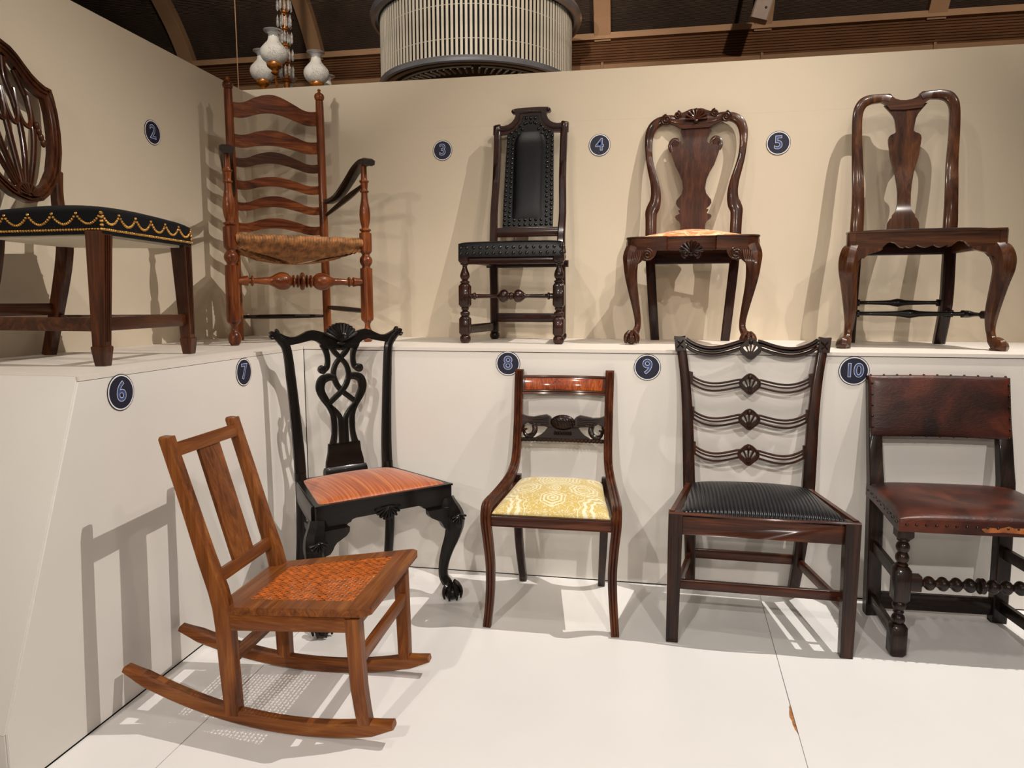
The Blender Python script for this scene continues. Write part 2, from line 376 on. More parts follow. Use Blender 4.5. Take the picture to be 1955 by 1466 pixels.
# middle panel with the chip broken out of its right edge
chip = [(seam(1.947)-.002, 1.947), (seam(1.94)-.006, 1.938), (seam(1.92)-.006, 1.925), (seam(1.90)-.0095, 1.905), (seam(1.89)-.0115, 1.887), (seam(1.872)-.008, 1.870), (seam(1.855)-.0085, 1.853), (seam(1.83)-.006, 1.832), (seam(1.81)-.001, 1.812)]
gp = G(); gp.plate([(-1.137, .2), (seam(.2)-.0016, .2)]+[(x-.0006, y) for x, y in chip][::-1]+[(seam(YP)-.0016, YP-.003), (-1.119, YP-.003)], lambda x, y, w: (x, y, w), -.018, 0); S(gp, 'floor_panel', M_floor, fl)
gp = G(); gp.plate([(seam(.2), .2), (2.2, .2), (2.26, YP-.003), (seam(YP), YP-.003)], lambda x, y, w: (x, y, w), -.018, 0); S(gp, 'floor_panel', M_floor, fl)
gp = G(); gp.plate([(2.203, .2), (4.4, .2), (4.4, YP-.003), (2.263, YP-.003)], lambda x, y, w: (x, y, w), -.018, 0); S(gp, 'floor_panel', M_floor, fl)
G().hardbox(XP+.002, 4.4, -1.2, .197, -.018, 0).obj('floor_panel', M_floor, fl, smooth=False)
gp = G(); gp.plate([(x, y) for x, y in chip]+[(seam(1.812)-.0005, 1.812), (seam(1.947)-.0005, 1.947)], lambda x, y, w: (x, y, w), -.018, -.0035); gp.obj('exposed_core', M_mdf, fl, smooth=False, label='chipped panel edge showing brown fibreboard')
# back platform
pb = S(G().hardbox(XP+.01, 4.4, YP+.004, YB-.001, -.019, LZ-.022), 'platform_back', M_gap)
x0 = XP+.002
for x1 in (4.4,):
    S(G().hardbox(x0, x1-.001, YP-.0005, YP+.0035, 0.003, LZ-.0155), 'front_panel', M_plinth, pb); x0 = x1+.0005
S(G().hardbox(XP+.002, 4.4, YP-.004, YB-.001, LZ-.0125, LZ), 'top_panel', M_plinth2, pb)
# left platform: vertical side towards the floor, raked end panel
pl = G(); prof = [(YB-.001, -.019), (YB-.001, LZ-.0165), (1.535, LZ-.0165), (1.259, .143), (1.259, -.019)]
pl.plate(prof, lambda y, z, w: (w, y, z), XL+.001, XP-.006); pl = S(pl, 'platform_left', M_gap)
g = G(); g.plate([(YP-.0035, .003), (YP-.0035, LZ-.0145), (1.532, LZ-.0145), (1.254, .143), (1.254, .003)], lambda y, z, w: (w, y, z), XP-.005, XP); S(g, 'side_panel', M_plinth, pl)
g = G(); g.plate([(YB-.001, LZ-.013), (YB-.001, LZ), (1.530, LZ), (1.534, LZ-.013)], lambda y, z, w: (w, y, z), XL+.001, XP); S(g, 'top_panel', M_plinth2, pl)
g = G(); g.plate([(1.530, LZ-.001), (1.534, LZ-.013), (1.2555, .143), (1.2505, .1425)][::-1], lambda y, z, w: (w, y, z), XL+.001, XP-.0055); S(g, 'end_panel', M_plinth, pl)
g = G(); g.hardbox(XL+.001, XP-.0055, 1.2505, 1.2555, .003, .1410); S(g, 'end_panel', M_plinth, pl)
# walls, each of two boards with a fine joint
wb = S(G().hardbox(XL-.08, 4.4, YB+.006, YB+.09, 0, HT), 'wall_back', M_wall)
G().hardbox(XL, 4.4, YB, YB+.006, 0, 1.9791).obj('wall_panel', M_wall, wb, smooth=False)
G().hardbox(XL, 4.4, YB, YB+.006, 1.9793, HT).obj('wall_panel', M_wall, wb, smooth=False)
S(G().hardbox(XL-.09, XL, -1.2, YB+.09, 0, HT), 'wall_left', M_wall)

# ------------------------------------------------------------------ gallery beyond: boarded wall, cornice, vault
S(G().hardbox(-12, 12, 7.62, 7.72, 0, 3.44), 'wall_far', M_tan2)
cor = S(G().hardbox(-12, 12, 7.60, 7.70, 3.40, 3.80), 'trim_far', M_gap)
G().hardbox(-12, 12, 7.53, 7.60, 3.42, 3.502).obj('lower_fascia', M_tan2, cor, smooth=False)
G().hardbox(-12, 12, 7.50, 7.60, 3.742, 3.80).obj('upper_fascia', M_tan, cor, smooth=False)
for k in range(9):
    z = 3.506+k*.026
    g = G(); g.plate([(7.598, z), (7.598, z+.0245), (7.562, z+.0245), (7.545, z+.003), (7.548, z)], lambda y, zz, w: (w, y, zz), -12, 12); g.obj('ridged_board', M_slatwall, cor, smooth=False)
for x in (-5.11, -3.56, -2.0, -.45, 1.1, 2.65, 4.2):
    G().hardbox(x-.012, x+.012, 7.515, 7.53, 3.42, 3.52).obj('bracket', M_tan2, cor, smooth=False)
arc = catmull([(7.60, 3.79), (7.44, 4.03), (7.22, 4.27), (6.75, 4.66), (6.0, 5.02), (5.0, 5.3), (3.5, 5.5), (0, 5.6), (-8, 5.6)], 5)
g = G(); cnt = 0
for i in range(len(arc)-1):           # corrugated sheet: a shallow step on every run
    (ya, za), (yb, zb) = arc[i], arc[i+1]; sub = 6 if i < 25 else 2
    for j in range(sub):
        p = [(ya+(yb-ya)*t, za+(zb-za)*t) for t in (j/sub, (j+.8)/sub, (j+1)/sub)]
        d = Vector((zb-za, -(yb-ya))).normalized()*.012
        for (a, b, oa, ob) in ((p[0], p[1], 0, 1), (p[1], p[2], 1, 0)):
            k = len(g.v); g.v += [(-12, a[0]-d.x*oa, a[1]-d.y*oa), (12, a[0]-d.x*oa, a[1]-d.y*oa), (12, b[0]-d.x*ob, b[1]-d.y*ob), (-12, b[0]-d.x*ob, b[1]-d.y*ob)]; g.f.append((k, k+1, k+2, k+3))
vault = S(g, 'ceiling', M_vault)
for x in (-6.66, -5.11, -3.56, -2.0, -.45, 1.1, 2.65, 4.2):
    G().sweep([(x, y-.02, z-.03, .165, .12) for y, z in arc], (1, 0, 0), sec_rect(.02)).obj('rib', M_tan, vault, smooth=False)

# ------------------------------------------------------------------ drum lamp and chandelier, spot head, wire
DX, DY, DR = -1.60, 6.85, .90
d = empty('drum_pendant', (DX, DY, 3.05), 0, 'huge drum pendant of cream slats between chrome hoops, hanging beyond the wall', 'lamp'); d.location.z = 3.135
first = None
for i in range(140):
    a = 2*pi*i/140
    if first is None:
        first = G().box(-.011, .011, -.004, .004, 0, .62, .1).obj('slat', M_slat, d, smooth=False); o = first
    else: o = first.copy(); COL.objects.link(o)
    o.location = (DR*cos(a), DR*sin(a), 0); o.rotation_euler = (0, 0, a+pi/2)
def hoop(R, z, w, h, n=96, sec=None): return G().sweep([(R*cos(2*pi*i/n), R*sin(2*pi*i/n), z, h, w) for i in range(n)], (0, 0, 1), sec or sec_round(8), closed=True)
hoop(DR-.005, -.01, .055, .06).obj('chrome_hoop', M_chrome, d)
hoop(DR+.05, .60, .09, .10).obj('chrome_hoop', M_chrome, d)
hoop(DR-.008, .15, .008, .008).obj('wire_hoop', M_cream, d); hoop(DR-.008, .42, .008, .008).obj('wire_hoop', M_cream, d)
g = G(); g.turn((0, 0, 0), (0, 0, 1), [(-.02, DR-.10), (.60, DR-.10)], 64); g.obj('inner_liner', M_drumin, d)
hoop(DR-.075, -.012, .085, .05).obj('black_hoop', M_blackgloss, d)
for q in range(4):
    a0 = q*pi/2+.22+.05; n = 20
    G().sweep([((DR-.155)*cos(a0+(pi/2-.10)*i/n), (DR-.155)*sin(a0+(pi/2-.10)*i/n), -.016, .045, .05) for i in range(n+1)], (0, 0, 1), sec_round(8)).obj('vent_frame', M_cream, d)
vf = None
for i in range(72):
    a = 2*pi*i/72
    if vf is None: vf = G().sweep([(.0, 0, 0, .018, .05), (-.13, 0, .0, .018, .05)], (0, 1, 0), sec_rect(.2)).obj('vent_fin', M_cream, d); o = vf
    else: o = vf.copy(); COL.objects.link(o)
    o.location = ((DR-.17)*cos(a), (DR-.17)*sin(a), -.020); o.rotation_euler = (0, 0, a)
G().turn((0, 0, .60), (0, 0, 1), [(0, DR-.02), (.03, DR-.02), (.05, .2), (.12, .05), (.13, .02), (1.28, .02)], 48).obj('top_cap', M_blackgloss, d)

CX, CY, CZ = -2.60, 5.0, 2.60
c = empty('glass_chandelier', (CX, CY, CZ), 0, 'brass and crystal chandelier with etched glass shades rising behind the wall corner', 'chandelier')
G().turn((0, 0, -.06), (0, 0, 1), [(0, .01), (.02, .05), (.05, .075), (.07, .05), (.09, .03), (.12, .022), (2.85, .012)], 16, 2).obj('stem', M_bronze, c)
g = G()
for k in range(7):
    zc = .10+k*.115
    g.turn((0, 0, zc), (0, 0, 1), [(0, .012), (.012, .042), (.022, .018), (.03, .035), (.04, .014)], 14)
g.obj('bronze_collar', M_bronze, c)
for k in range(6):
    zc = .145+k*.115; g = G()
    for j in range(10):
        a = 2*pi*j/10+k; g.turn(((.030+.018*(j%2))*cos(a), (.030+.018*(j%2))*sin(a), zc), ((.030+.018*(j%2))*cos(a), (.030+.018*(j%2))*sin(a), 1), [(0, .002), (.012, .010), (.06, .009), (.085, .002)], 6)
    g.obj('crystal_drops', M_crystal, c)
shade = [(0, .042), (.008, .060), (.03, .082), (.06, .092), (.09, .086), (.12, .062), (.145, .041), (.17, .035)]
rimp = [(.17, .035), (.185, .036), (.197, .046), (.208, .064), (.213, .066), (.208, .060), (.19, .034), (.17, .033)]
proto = None
for (gx, gy, gz) in ((-.245, .10, .165), (.085, -.33, .135), (.225, .02, .10), (.12, .42, .06), (-.20, .42, .06)):
    a = G(); L = sqrt(gx*gx+gy*gy); ux, uy = gx/L, gy/L
    a.sweep([(0, 0, .02, .016, .016), (ux*L*.35, uy*L*.35, -.04, .020, .020), (ux*L*.75, uy*L*.75, -.03, .018, .018), (gx, gy, gz-.06, .015, .015)], (0, 0, 1), sec_round(8), 4); arm = a.obj('arm', M_bronze, c)
    if proto is None:
        h = G().turn((0, 0, -.075), (0, 0, 1), [(0, .012), (.012, .026), (.025, .016), (.04, .036), (.055, .05), (.07, .052), (.075, .050), (.078, .04)], 20, 2).obj('shade_holder', M_bronze, arm)
        s1 = G().turn((0, 0, 0), (0, 0, 1), shade, 28, 3).obj('glass_shade', M_etch, arm)
        s2 = G().turn((0, 0, 0), (0, 0, 1), rimp, 28, 2).obj('shade_rim', M_rim, arm); proto = (h, s1, s2); trio = proto
    else:
        trio = []
        for q in proto: w = q.copy(); COL.objects.link(w); w.parent = arm; trio.append(w)
    for q in trio: q.location = (gx, gy, gz)

f = empty('spot_fixture', (1.0, 6.9, 3.72), 0, 'small beige box spotlight tilted on a ceiling bracket above the boarded cornice', 'spotlight')
g = G(); g.box(-.075, .075, -.06, .06, -.13, .13, .08); h = g.obj('housing', M_fix, f); h.rotation_euler = (0, .28, 0)
G().turn((0, 0, .0), (0, 0, 1), [(.12, .02), (.75, .02)], 10).obj('bracket', M_fix, f)
g = G(); g.turn((.03, -.061, -.03), (.03, -1, -.03), [(0, .012), (.004, .010)], 10); g.obj('knob', M_blackgloss, h)
G().turn((-2.69, 4.5, 2.3), (-2.69, 4.5, 6), [(0, .0035), (3.15, .0035)], 6).obj('hanging_wire', M_tan2, label='thin vertical wire hanging just left of the glass chandelier', cat='wire')

# ------------------------------------------------------------------ number discs
def text_mesh(body, size, offset, ext):
    cu = bpy.data.curves.new('numeral', 'FONT'); cu.body = body; cu.size = size; cu.align_x = 'CENTER'; cu.align_y = 'CENTER'; cu.offset = offset; cu.extrude = ext; cu.resolution_u = 5
    cu.space_character = .92
    o = bpy.data.objects.new('numeral', cu); COL.objects.link(o); bpy.context.view_layer.update()
    me = bpy.data.meshes.new_from_object(o.evaluated_get(bpy.context.evaluated_depsgraph_get())); bpy.data.objects.remove(o); bpy.data.curves.remove(cu)
    me.transform(Matrix.Rotation(pi/2, 4, 'X')); return me
def disc(num, loc, rz, where, r=.05):
    t = empty('number_disc', loc, rz, 'round navy disc numbered %s, %s' % (num, where), 'number sign', 'numbered discs beside the chairs')
    for nm, rr, y0, m in (('disc_edge', r, .0018, M_black), ('ring', r*.955, .0022, M_white), ('disc_face', r*.885, .0026, M_navy)):
        G().turn((0, 0, 0), (0, -1, 0), [(0.0003, rr), (y0, rr)], 48).obj(nm, m, t)
    for nm, off, y0, m in (('numeral_outline', .0019, -.0028, M_pale), ('numeral_inline', .0003, -.0031, M_navy), ('numeral', -.0011, -.0034, M_blue)):
        me = text_mesh(num, r*1.5 if len(num) == 1 else r*1.3, off*r/.05, .0003); me.materials.append(m)
        o = bpy.data.objects.new(nm, me); COL.objects.link(o); o.parent = t; o.location = (0, y0, 0)
disc('2', (XL, 2.800, 1.837), pi/2, 'on the left wall', .052)
disc('3', (-1.002, YB, 1.868), 0, 'left of the black leather high-back chair')
disc('4', (-.217, YB, 1.863), 0, 'right of the black leather high-back chair', .052)
disc('5', (.604, YB, 1.840), 0, 'left of the chair with a plain vase-shaped splat', .054)
disc('6', (XP, 1.673, .871), pi/2, 'on the platform side above the rocking chair', .050)
disc('7', (XP, 2.277, .866), pi/2, 'on the platform side beside the orange-seated chair', .050)
disc('8', (-.519, YP-.0005, .870), 0, 'touching the yellow-seated chair top', .049)
disc('9', (.025, YP-.0005, .864), 0, 'left of the pierced ladder-back chair', .051)
disc('10', (.765, YP-.0005, .863), 0, 'beside the brown leather-backed chair', .053)
# ================================================================== CHAIRS (local frame: x right, y back, z up, front feet on y = 0)
def arcpts(cx, cz, r, a0, a1, n): return [(cx+r*cos(a0+(a1-a0)*i/n), cz+r*sin(a0+(a1-a0)*i/n)) for i in range(n+1)]
def lathe_leg(g, x, y, segs, n=18, tilt=(0, 0)):
    """segs: ('b', z0, z1, w) square block with chamfered ends, ('t', [(z, r)...]) turning; tilt = dx/dz, dy/dz"""
    for s in segs:
        if s[0] == 'b':
            _, z0, z1, w = s; e = min(.010, (z1-z0)*.2)
            P = [(z0, w*.72), (z0+e, w), (z1-e, w), (z1, w*.72)]
            g.sweep([(x+tilt[0]*z, y+tilt[1]*z, z, q, q) for z, q in P], (1, 0, 0), sec_rect(.10))
        else:
            pr = catmull(s[1], 3); z0 = pr[0][0]; z1 = pr[-1][0]
            A = Vector((x+tilt[0]*z0, y+tilt[1]*z0, z0)); B = Vector((x+tilt[0]*z1, y+tilt[1]*z1, z1)); L = (B-A).length/(z1-z0)
            g._turn(A, (B-A).normalized(), [((z-z0)*L, r) for z, r in pr], n)
    return g

# ------------------------------------------------ shield-back chair (upper left)
t = empty('shield_back_chair', (-1.5611, 2.0235, LZ), 1.6813, 'mahogany shield-back chair with black seat edged in swags of brass nails', 'chair')
Y = plane(.3722, .449, .4595, .915)
for s in (-1, 1):
    g = G(); g.bar((s*.2365, .003, .055), (s*.2185, .001, .385), .036, .036, w2=.052, d2=.052, c=.05)
    g.sweep([(s*.237, .002, z, w, w) for z, w in ((0, .028), (.002, .032), (.05, .043), (.056, .043), (.059, .036))], (1, 0, 0), sec_rect(.05))
    for q in (-1, 1):   # reeding on the front faces
        for xx in (-.010, 0, .010):
            g.bar((s*.2365+xx*.7, -.0150, .07), (s*.2185+xx, -.0253, .375), .004, .003, c=.3)
    g.obj('leg', MW['shieldz'], t)
    g = G(); g.sweep([(s*.154, .466, 0, .036, .036), (s*.153, .428, .14, .038, .038), (s*.152, .388, .30, .042, .042), (s*.151, .374, .40, .042, .040), (s*.152, .385, .46, .034, .034), (s*.167, .402, .545, .032, .030), (s*.196, .416, .63, .030, .026)], (1, 0, 0), sec_rect(.12), 4); g.obj('leg', MW['shieldz'], t)
g = G(); g.bar((-.228, .003, .121), (.228, .003, .121), .040, .016, (0, 0, 1)); g.obj('stretcher', MW['shieldx'], t)
g = G(); g.bar((-.145, .428, .160), (.145, .428, .160), .040, .016, (0, 0, 1)); g.obj('stretcher', MW['shieldx'], t)
for s in (-1, 1):
    g = G(); g.bar((s*.232, .01, .120), (s*.153, .432, .120), .040, .016, (0, 0, 1)); g.obj('stretcher', MW['shieldx'], t)
g = G(); F2 = ((-.242, -.025), (.242, -.025), (-.176, .392), (.176, .392))
g.cushion(*F2, .44, .018, .026, 22, bow=0, power=10, skirt=.062); g.obj('seat', M_blackcloth, t)
g = G(); g.plate([(-.225, -.008), (.225, -.008), (.165, .38), (-.165, .38)], lambda x, y, w: (x, y, w), .370, .386); g.obj('seat_underlining', M_muslin, t, label='ragged white lining showing under the black seat')
g = G()
def edge(P, Q, nrm):
    L = (Vector(Q)-Vector(P)).length; n = int(L/.0098); pts = []
    for i in range(n+1):
        u = i/n; pts.append(((P[0]+(Q[0]-P[0])*u, P[1]+(Q[1]-P[1])*u, .3905), nrm))
    sw = 6 if L > .43 else 5; per = 13
    for k in range(sw):
        for j in range(per):
            u = (k+j/per)/sw; ph = j/per; z = .4365-.030*sin(pi*ph)**.8
            pts.append(((P[0]+(Q[0]-P[0])*u, P[1]+(Q[1]-P[1])*u, z), nrm))
    for z in (.402, .413, .424, .435): pts.append(((P[0]+(Q[0]-P[0])*.004, P[1], z), nrm)); pts.append(((P[0]+(Q[0]-P[0])*.996, P[1]+(Q[1]-P[1])*.996, z), nrm))
    return pts
Wx = .2425
studs(g, edge((-Wx, -.0262), (Wx, -.0262), (0, -1, 0)), .0045)
for s in (-1, 1): studs(g, edge((s*.2428, -.024), (s*.178, .39), (s*.99, .155, 0)), .0045)
g.obj('brass_nails', M_brass, t, kind='stuff')
o = [(0, 1.031), (.035, 1.027), (.063, 1.018), (.091, 1.010), (.116, .992), (.139, .968), (.163, .945), (.189, .929), (.215, .919), (.243, .917), (.2465, .885), (.2455, .836), (.235, .764), (.217, .698), (.188, .632), (.155, .588), (.11, .543), (.064, .514), (0, .498)]
i_ = [(0, .985), (.045, .975), (.078, .955), (.104, .925), (.130, .898), (.160, .880), (.192, .871), (.1925, .823), (.181, .752), (.161, .687), (.13, .621), (.087, .571), (.045, .545), (0, .540)]
g = G(); back_plate(g, o+mir(o[1:-1])[::-1], Y, .020, [i_+mir(i_[1:-1])[::-1]], bow=-.0)
for q in (.30, .62):   # moulded rim: two raised beads following the frame
    ln = [(a[0]+(b[0]-a[0])*q, a[1]+(b[1]-a[1])*q) for a, b in zip([o[0], o[2], o[4], o[5], o[6], o[8], o[9], o[11], o[12], o[13], o[14], o[15], o[16], o[17], o[18]], [i_[0], i_[1], i_[2], i_[3], i_[4], i_[5], i_[6], i_[7], i_[8], i_[9], i_[10], i_[11], i_[12], (.03, .541), i_[13]])]
    loop = catmull(ln, 3); full = [(x, z, .007) for x, z in loop]+[(-x, z, .007) for x, z in loop[::-1][1:-1]]
    ribbon(g, full+[full[0]], Y, .010, 1, sec_round(6), off=-.011)
g.obj('shield_frame', MW['shieldz'], t)
def stick(pts, nm='splat_bar'):
    g = G(); ribbon(g, pts, Y, .013, 5); ribbon(g, [(x, z, w*.35) for x, z, w in pts], Y, .006, 5, sec_round(6), off=-.008); return g.obj(nm, MW['shieldz'], t)
stick([(0, .545, .016), (0, .66, .018), (0, .78, .020), (0, .90, .018), (0, .985, .018)])
for s in (-1, 1):
    stick([(s*.012, .548, .014), (s*.042, .655, .016), (s*.056, .745, .018), (s*.052, .83, .018), (s*.040, .90, .018), (s*.052, .965, .02)])
    stick([(s*.03, .552, .014), (s*.083, .66, .016), (s*.112, .745, .018), (s*.118, .83, .018), (s*.108, .88, .018), (s*.088, .935, .02)])
    g = G(); ribbon(g, [(s*.056, .87, .010), (s*.054, .81, .012), (s*.062, .77, .015), (s*.080, .755, .017), (s*.098, .77, .015), (s*.108, .81, .012), (s*.110, .86, .010)], Y, .013, 5, sec_round(8), off=-.008)
    ribbon(g, [(s*.004, .86, .010), (s*.006, .80, .012), (s*.016, .762, .015), (s*.030, .757, .016), (s*.044, .775, .014), (s*.052, .81, .010)], Y, .013, 5, sec_round(8), off=-.008)
    for k in range(4): g.ball((s*(.118+.003*k), Y(.76-.02*k)-.012, .765-.018*k), .010, .008, .014)
    g.obj('carved_swag', MW['shieldz'], t)
g = G()
for k in range(5):
    a = (k-2)*.42; ribbon(g, [(0, .955, .008), (.022*sin(a)*1.2, .985-.008*abs(k-2), .014), (.04*sin(a)*1.2, 1.0-.012*abs(k-2), .006)], Y, .012, 4, sec_round(6), off=-.012)
g.ball((0, Y(.93)-.01, .925), .018, .01, .022); g.obj('carved_plume', MW['shieldz'], t)
g = G(); back_plate(g, arcpts(0, .515, .050, .12, pi-.12, 14), Y, .012, off=-.012)
for k in range(9): a = .3+(pi-.6)*k/8; ribbon(g, [(.010*cos(a), .52+.010*sin(a), .004), (.045*cos(a), .515+.045*sin(a), .009)], Y, .006, 1, sec_round(6), off=-.019)
g.obj('medallion', MW['shieldz'], t)

# ------------------------------------------------ ladder-back armchair
t = empty('ladder_back_armchair', (-1.4621, 2.8857, LZ), .6748, 'tall ladder-back armchair with six wavy slats and rush seat in the corner', 'armchair')
Y = plane(.4444, .0, .4693, 1.2058)
legp = [(0, .012), (.004, .018), (.016, .0245), (.032, .027), (.048, .023), (.062, .0145), (.080, .0125), (.092, .018), (.100, .0265), (.112, .0285)]
for s in (-1, 1):
    g = G(); x = s*.287
    lathe_leg(g, x, 0, [('t', legp), ('t', [(.112, .0285), (.22, .028), (.333, .0275)]), ('t', [(.333, .0275), (.338, .019), (.344, .019), (.356, .026), (.368, .0285), (.38, .026), (.392, .018), (.398, .0185), (.404, .024), (.412, .0275)]),
        ('t', [(.412, .0275), (.45, .028), (.490, .0275)]), ('t', [(.490, .0275), (.496, .018), (.502, .0255), (.508, .0255), (.513, .016), (.52, .0165), (.545, .0225), (.575, .0245), (.60, .0225), (.635, .016), (.668, .0135)]),
        ('t', [(.668, .0135), (.672, .0195), (.678, .0195), (.682, .0145), (.70, .0155), (.712, .0165)]), ('t', [(.712, .0165), (.716, .021), (.722, .021), (.726, .0145), (.75, .0135), (.79, .0125)])])
    g.obj('arm_post' if False else 'leg', MW['maplez'], t)
    g = G(); xb = s*.2112
    a = Vector((xb, .4444, 0)); dz = Vector((0, .0249, 1.2058)).normalized()
    g._turn(a, dz, catmull([(0, .017), (.01, .0195), (.3, .0205), (.7, .0205), (1.13, .0195), (1.148, .018)], 2)+catmull([(1.15, .0095), (1.160, .0080), (1.167, .013), (1.173, .0205), (1.186, .0245), (1.199, .0205), (1.207, .009), (1.212, .006), (1.219, .0085), (1.226, .002)], 3), 18)
    g.obj('leg', MW['maplez'], t)
    g = G(); pts = [(s*.222, .447, .682, .022, .026), (s*.232, .38, .676, .026, .040), (s*.245, .28, .690, .026, .046), (s*.262, .17, .738, .026, .048), (s*.276, .09, .781, .026, .050), (s*.286, .02, .799, .028, .056), (s*.290, -.035, .800, .030, .060), (s*.292, -.062, .792, .030, .056)]
    g.sweep([(x, y, z, w, d) for x, y, z, d, w in pts], (1, 0, 0), sec_rect(.22), 4); g.obj('armrest', MW['armx'], t)
    g = G(); g.turn((s*.222, .455, .612), (s*.285, .0, .705), [(0, .007), (.05, .009), (.2, .013), (.32, .014), (.42, .010), (.47, .008)], 12, 3); g.obj('arm_rung', MW['armx'], t)
    for z0, z1, r in ((.155, .140, .0115), (.285, .262, .011)):
        g = G(); g.turn((s*.213, .447, z0), (s*.287, 0, z1), [(0, .007), (.08, r), (.22, r*1.1), (.37, r), (.452, .007)], 12, 3); g.obj('rung', MW['armx'], t)
g = G(); g.turn((-.211, .447, .111), (.211, .447, .111), [(0, .006), (.05, .009), (.2, .011), (.35, .009), (.422, .006)], 12, 3); g.obj('rung', MW['armx'], t)
slats = [(1.048, 1.116, 1.086, 1.172), (.912, .970, .934, 1.006), (.820, .862, .850, .904), (.716, .758, .741, .786), (.617, .656, .643, .695), (.517, .560, .541, .589)]
for k, (eb, et, cb, ct) in enumerate(slats):
    top, bot = [], []
    for j in range(29):
        x = -.204+.408*j/28; w = (.5+.5*cos(pi*min(1, abs(x+.012)/.19)))**1.15; dipw = -.006*sin(pi*min(1, max(0, (abs(x)-.10)/.104)))
        top.append((x, et+(ct-et)*w+dipw)); bot.append((x, eb+(cb-eb)*w+dipw*.8))
    g = G(); b0 = 0
    for j in range(29):
        x = top[j][0]; yb = Y(0)+(top[j][1])*.0206+.022*(1-(x/.21)**2)
        for (zz, oy) in ((top[j][1], -.004), (bot[j][1], -.004), (bot[j][1], .004), (top[j][1], .004)): g.v.append((x, yb+oy, zz))
    for j in range(28):
        for q in range(4): g.f.append((j*4+q, j*4+(q+1) % 4, j*4+4+(q+1) % 4, j*4+4+q))
    g.f += [(3, 2, 1, 0), (112, 113, 114, 115)]
    g.obj('slat', MW['cherryx'] if k == 2 else MW['maplex'], t)
g = G(); h = [(0, .0125), (.012, .014), (.055, .0205), (.062, .0215), (.066, .0125), (.072, .0125), (.077, .022), (.083, .022), (.088, .0115), (.10, .0125), (.13, .0155), (.148, .0165), (.165, .024), (.185, .035), (.205, .0385), (.225, .034), (.240, .019), (.244, .015), (.247, .0265), (.253, .0265), (.257, .014), (.262, .014), (.265, .027), (.270, .027), (.273, .013), (.277, .013), (.281, .036), (.287, .038)]
L = .574; pr = [(a, r) for a, r in h]+[(L-a, r) for a, r in h[::-1]][1:]
g.turn((-.287, 0, .272), (.287, 0, .272), pr, 20, 2); g.obj('front_stretcher', MW['maplex'], t)
# rush seat: cords wrapped round the four rails, sagging underneath
g = G(); fc = (-.262, .0); C0 = Vector((0, .205, .448)); zt = .462
corners = [Vector((-.268, -.012, zt)), Vector((.268, -.012, zt)), Vector((.200, .447, zt)), Vector((-.200, .447, zt))]
for e in range(4):
    A, B = corners[e], corners[(e+1) % 4]; n = 46 if e == 0 else 38; mid = (A+B)/2; out = (mid-C0); out.z = 0; out.normalize()
    for i in range(n):
        u = (i+.5)/n; P = A+(B-A)*u; q = min(u, 1-u)*2
        inn = P+(C0-P)*min(1, q*.98+.02); inn.z = zt-.006*q; ex = random.uniform(-.0012, .0012); sag = .045*sin(pi*u)+.006
        w = (B-A).length/n*1.12
        path = [tuple(inn)+(w, .006), tuple(P-out*.012+Vector((0, 0, .004+ex)))+(w, .006), tuple(P+out*.014+Vector((0, 0, -.008)))+(w, .0065), tuple(P+out*.012+Vector((0, 0, -.026-ex)))+(w, .006),
                tuple(P-out*.012+Vector((0, 0, -.034-sag*.25)))+(w, .0055), tuple(P+(inn-P)*.5+Vector((0, 0, -.040-sag+ex*2)))+(w, .006), tuple(inn+Vector((0, 0, -.05-sag)))+(w, .006)]
        g.sweep(path, tuple((B-A).normalized()), sec_round(6), 2)
g.obj('rush_seat', M_rush, t, kind='stuff')
for a, b in ((0, 1), (1, 2), (2, 3), (3, 0)):
    A, B = corners[a], corners[b]; g = G(); A2 = A-Vector((0, 0, .016)); B2 = B-Vector((0, 0, .016)); L = (B2-A2).length; g.turn(A2, B2, [(0, .009), (L, .009)], 10); g.obj('seat_rail', MW['maplex'], t)

# ------------------------------------------------ tall black leather side chair (William and Mary type)
t = empty('leather_high_back_chair', (-.5629, 3.0428, LZ), -.0453, 'dark high-back side chair with black studded leather back and seat on ledge', 'chair')
Y = plane(.338, .443, .4218, 1.031)
for s in (-1, 1):
    g = G(); x = s*.2105
    lathe_leg(g, x, 0, [('t', [(0, .014), (.006, .021), (.018, .0245), (.030, .022), (.038, .014)]), ('b', .036, .118, .046), ('t', [(.116, .014), (.122, .019), (.128, .021), (.136, .0215), (.143, .013), (.148, .0155), (.156, .018), (.162, .013)]),
        ('b', .160, .262, .047), ('t', [(.26, .014), (.266, .020), (.272, .021), (.277, .013), (.285, .018), (.297, .0215), (.312, .018), (.332, .0105), (.342, .012), (.347, .020), (.353, .017)]), ('b', .351, .400, .047)])
    g.obj('leg', MW['oxbloodz'], t)
    g = G(); lathe_leg(g, s*.167, .358, [('t', [(0, .014), (.006, .021), (.018, .0245), (.030, .022), (.04, .013)])])
    g.sweep([(s*.167, .358, .036, .038, .038), (s*.167, .352, .2, .038, .038), (s*.166, .338, .40, .038, .038), (s*.165, .340, .50, .036, .036), (s*.168, .356, .60, .033, .030), (s*.163, .378, .75, .033, .026), (s*.162, .3925, .85, .033, .026), (s*.163, .414, 1.0, .033, .026), (s*.166, Y(1.028), 1.028, .035, .026)], (1, 0, 0), sec_rect(.2), 3)
    g.obj('leg', MW['oxbloodz'], t)
    g = G(); g.bar((s*.205, .01, .062), (s*.168, .352, .062), .040, .014, (0, 0, 1)); g.obj('stretcher', MW['oxbloodx'], t)
    g = G(); g.bar((s*.205, .01, .375), (s*.168, .34, .375), .045, .020, (0, 0, 1)); g.obj('seat_rail', MW['oxbloodx'], t)
g = G(); g.bar((-.16, .354, .106), (.16, .354, .106), .044, .016, (0, 0, 1)); g.obj('stretcher', MW['oxbloodx'], t)
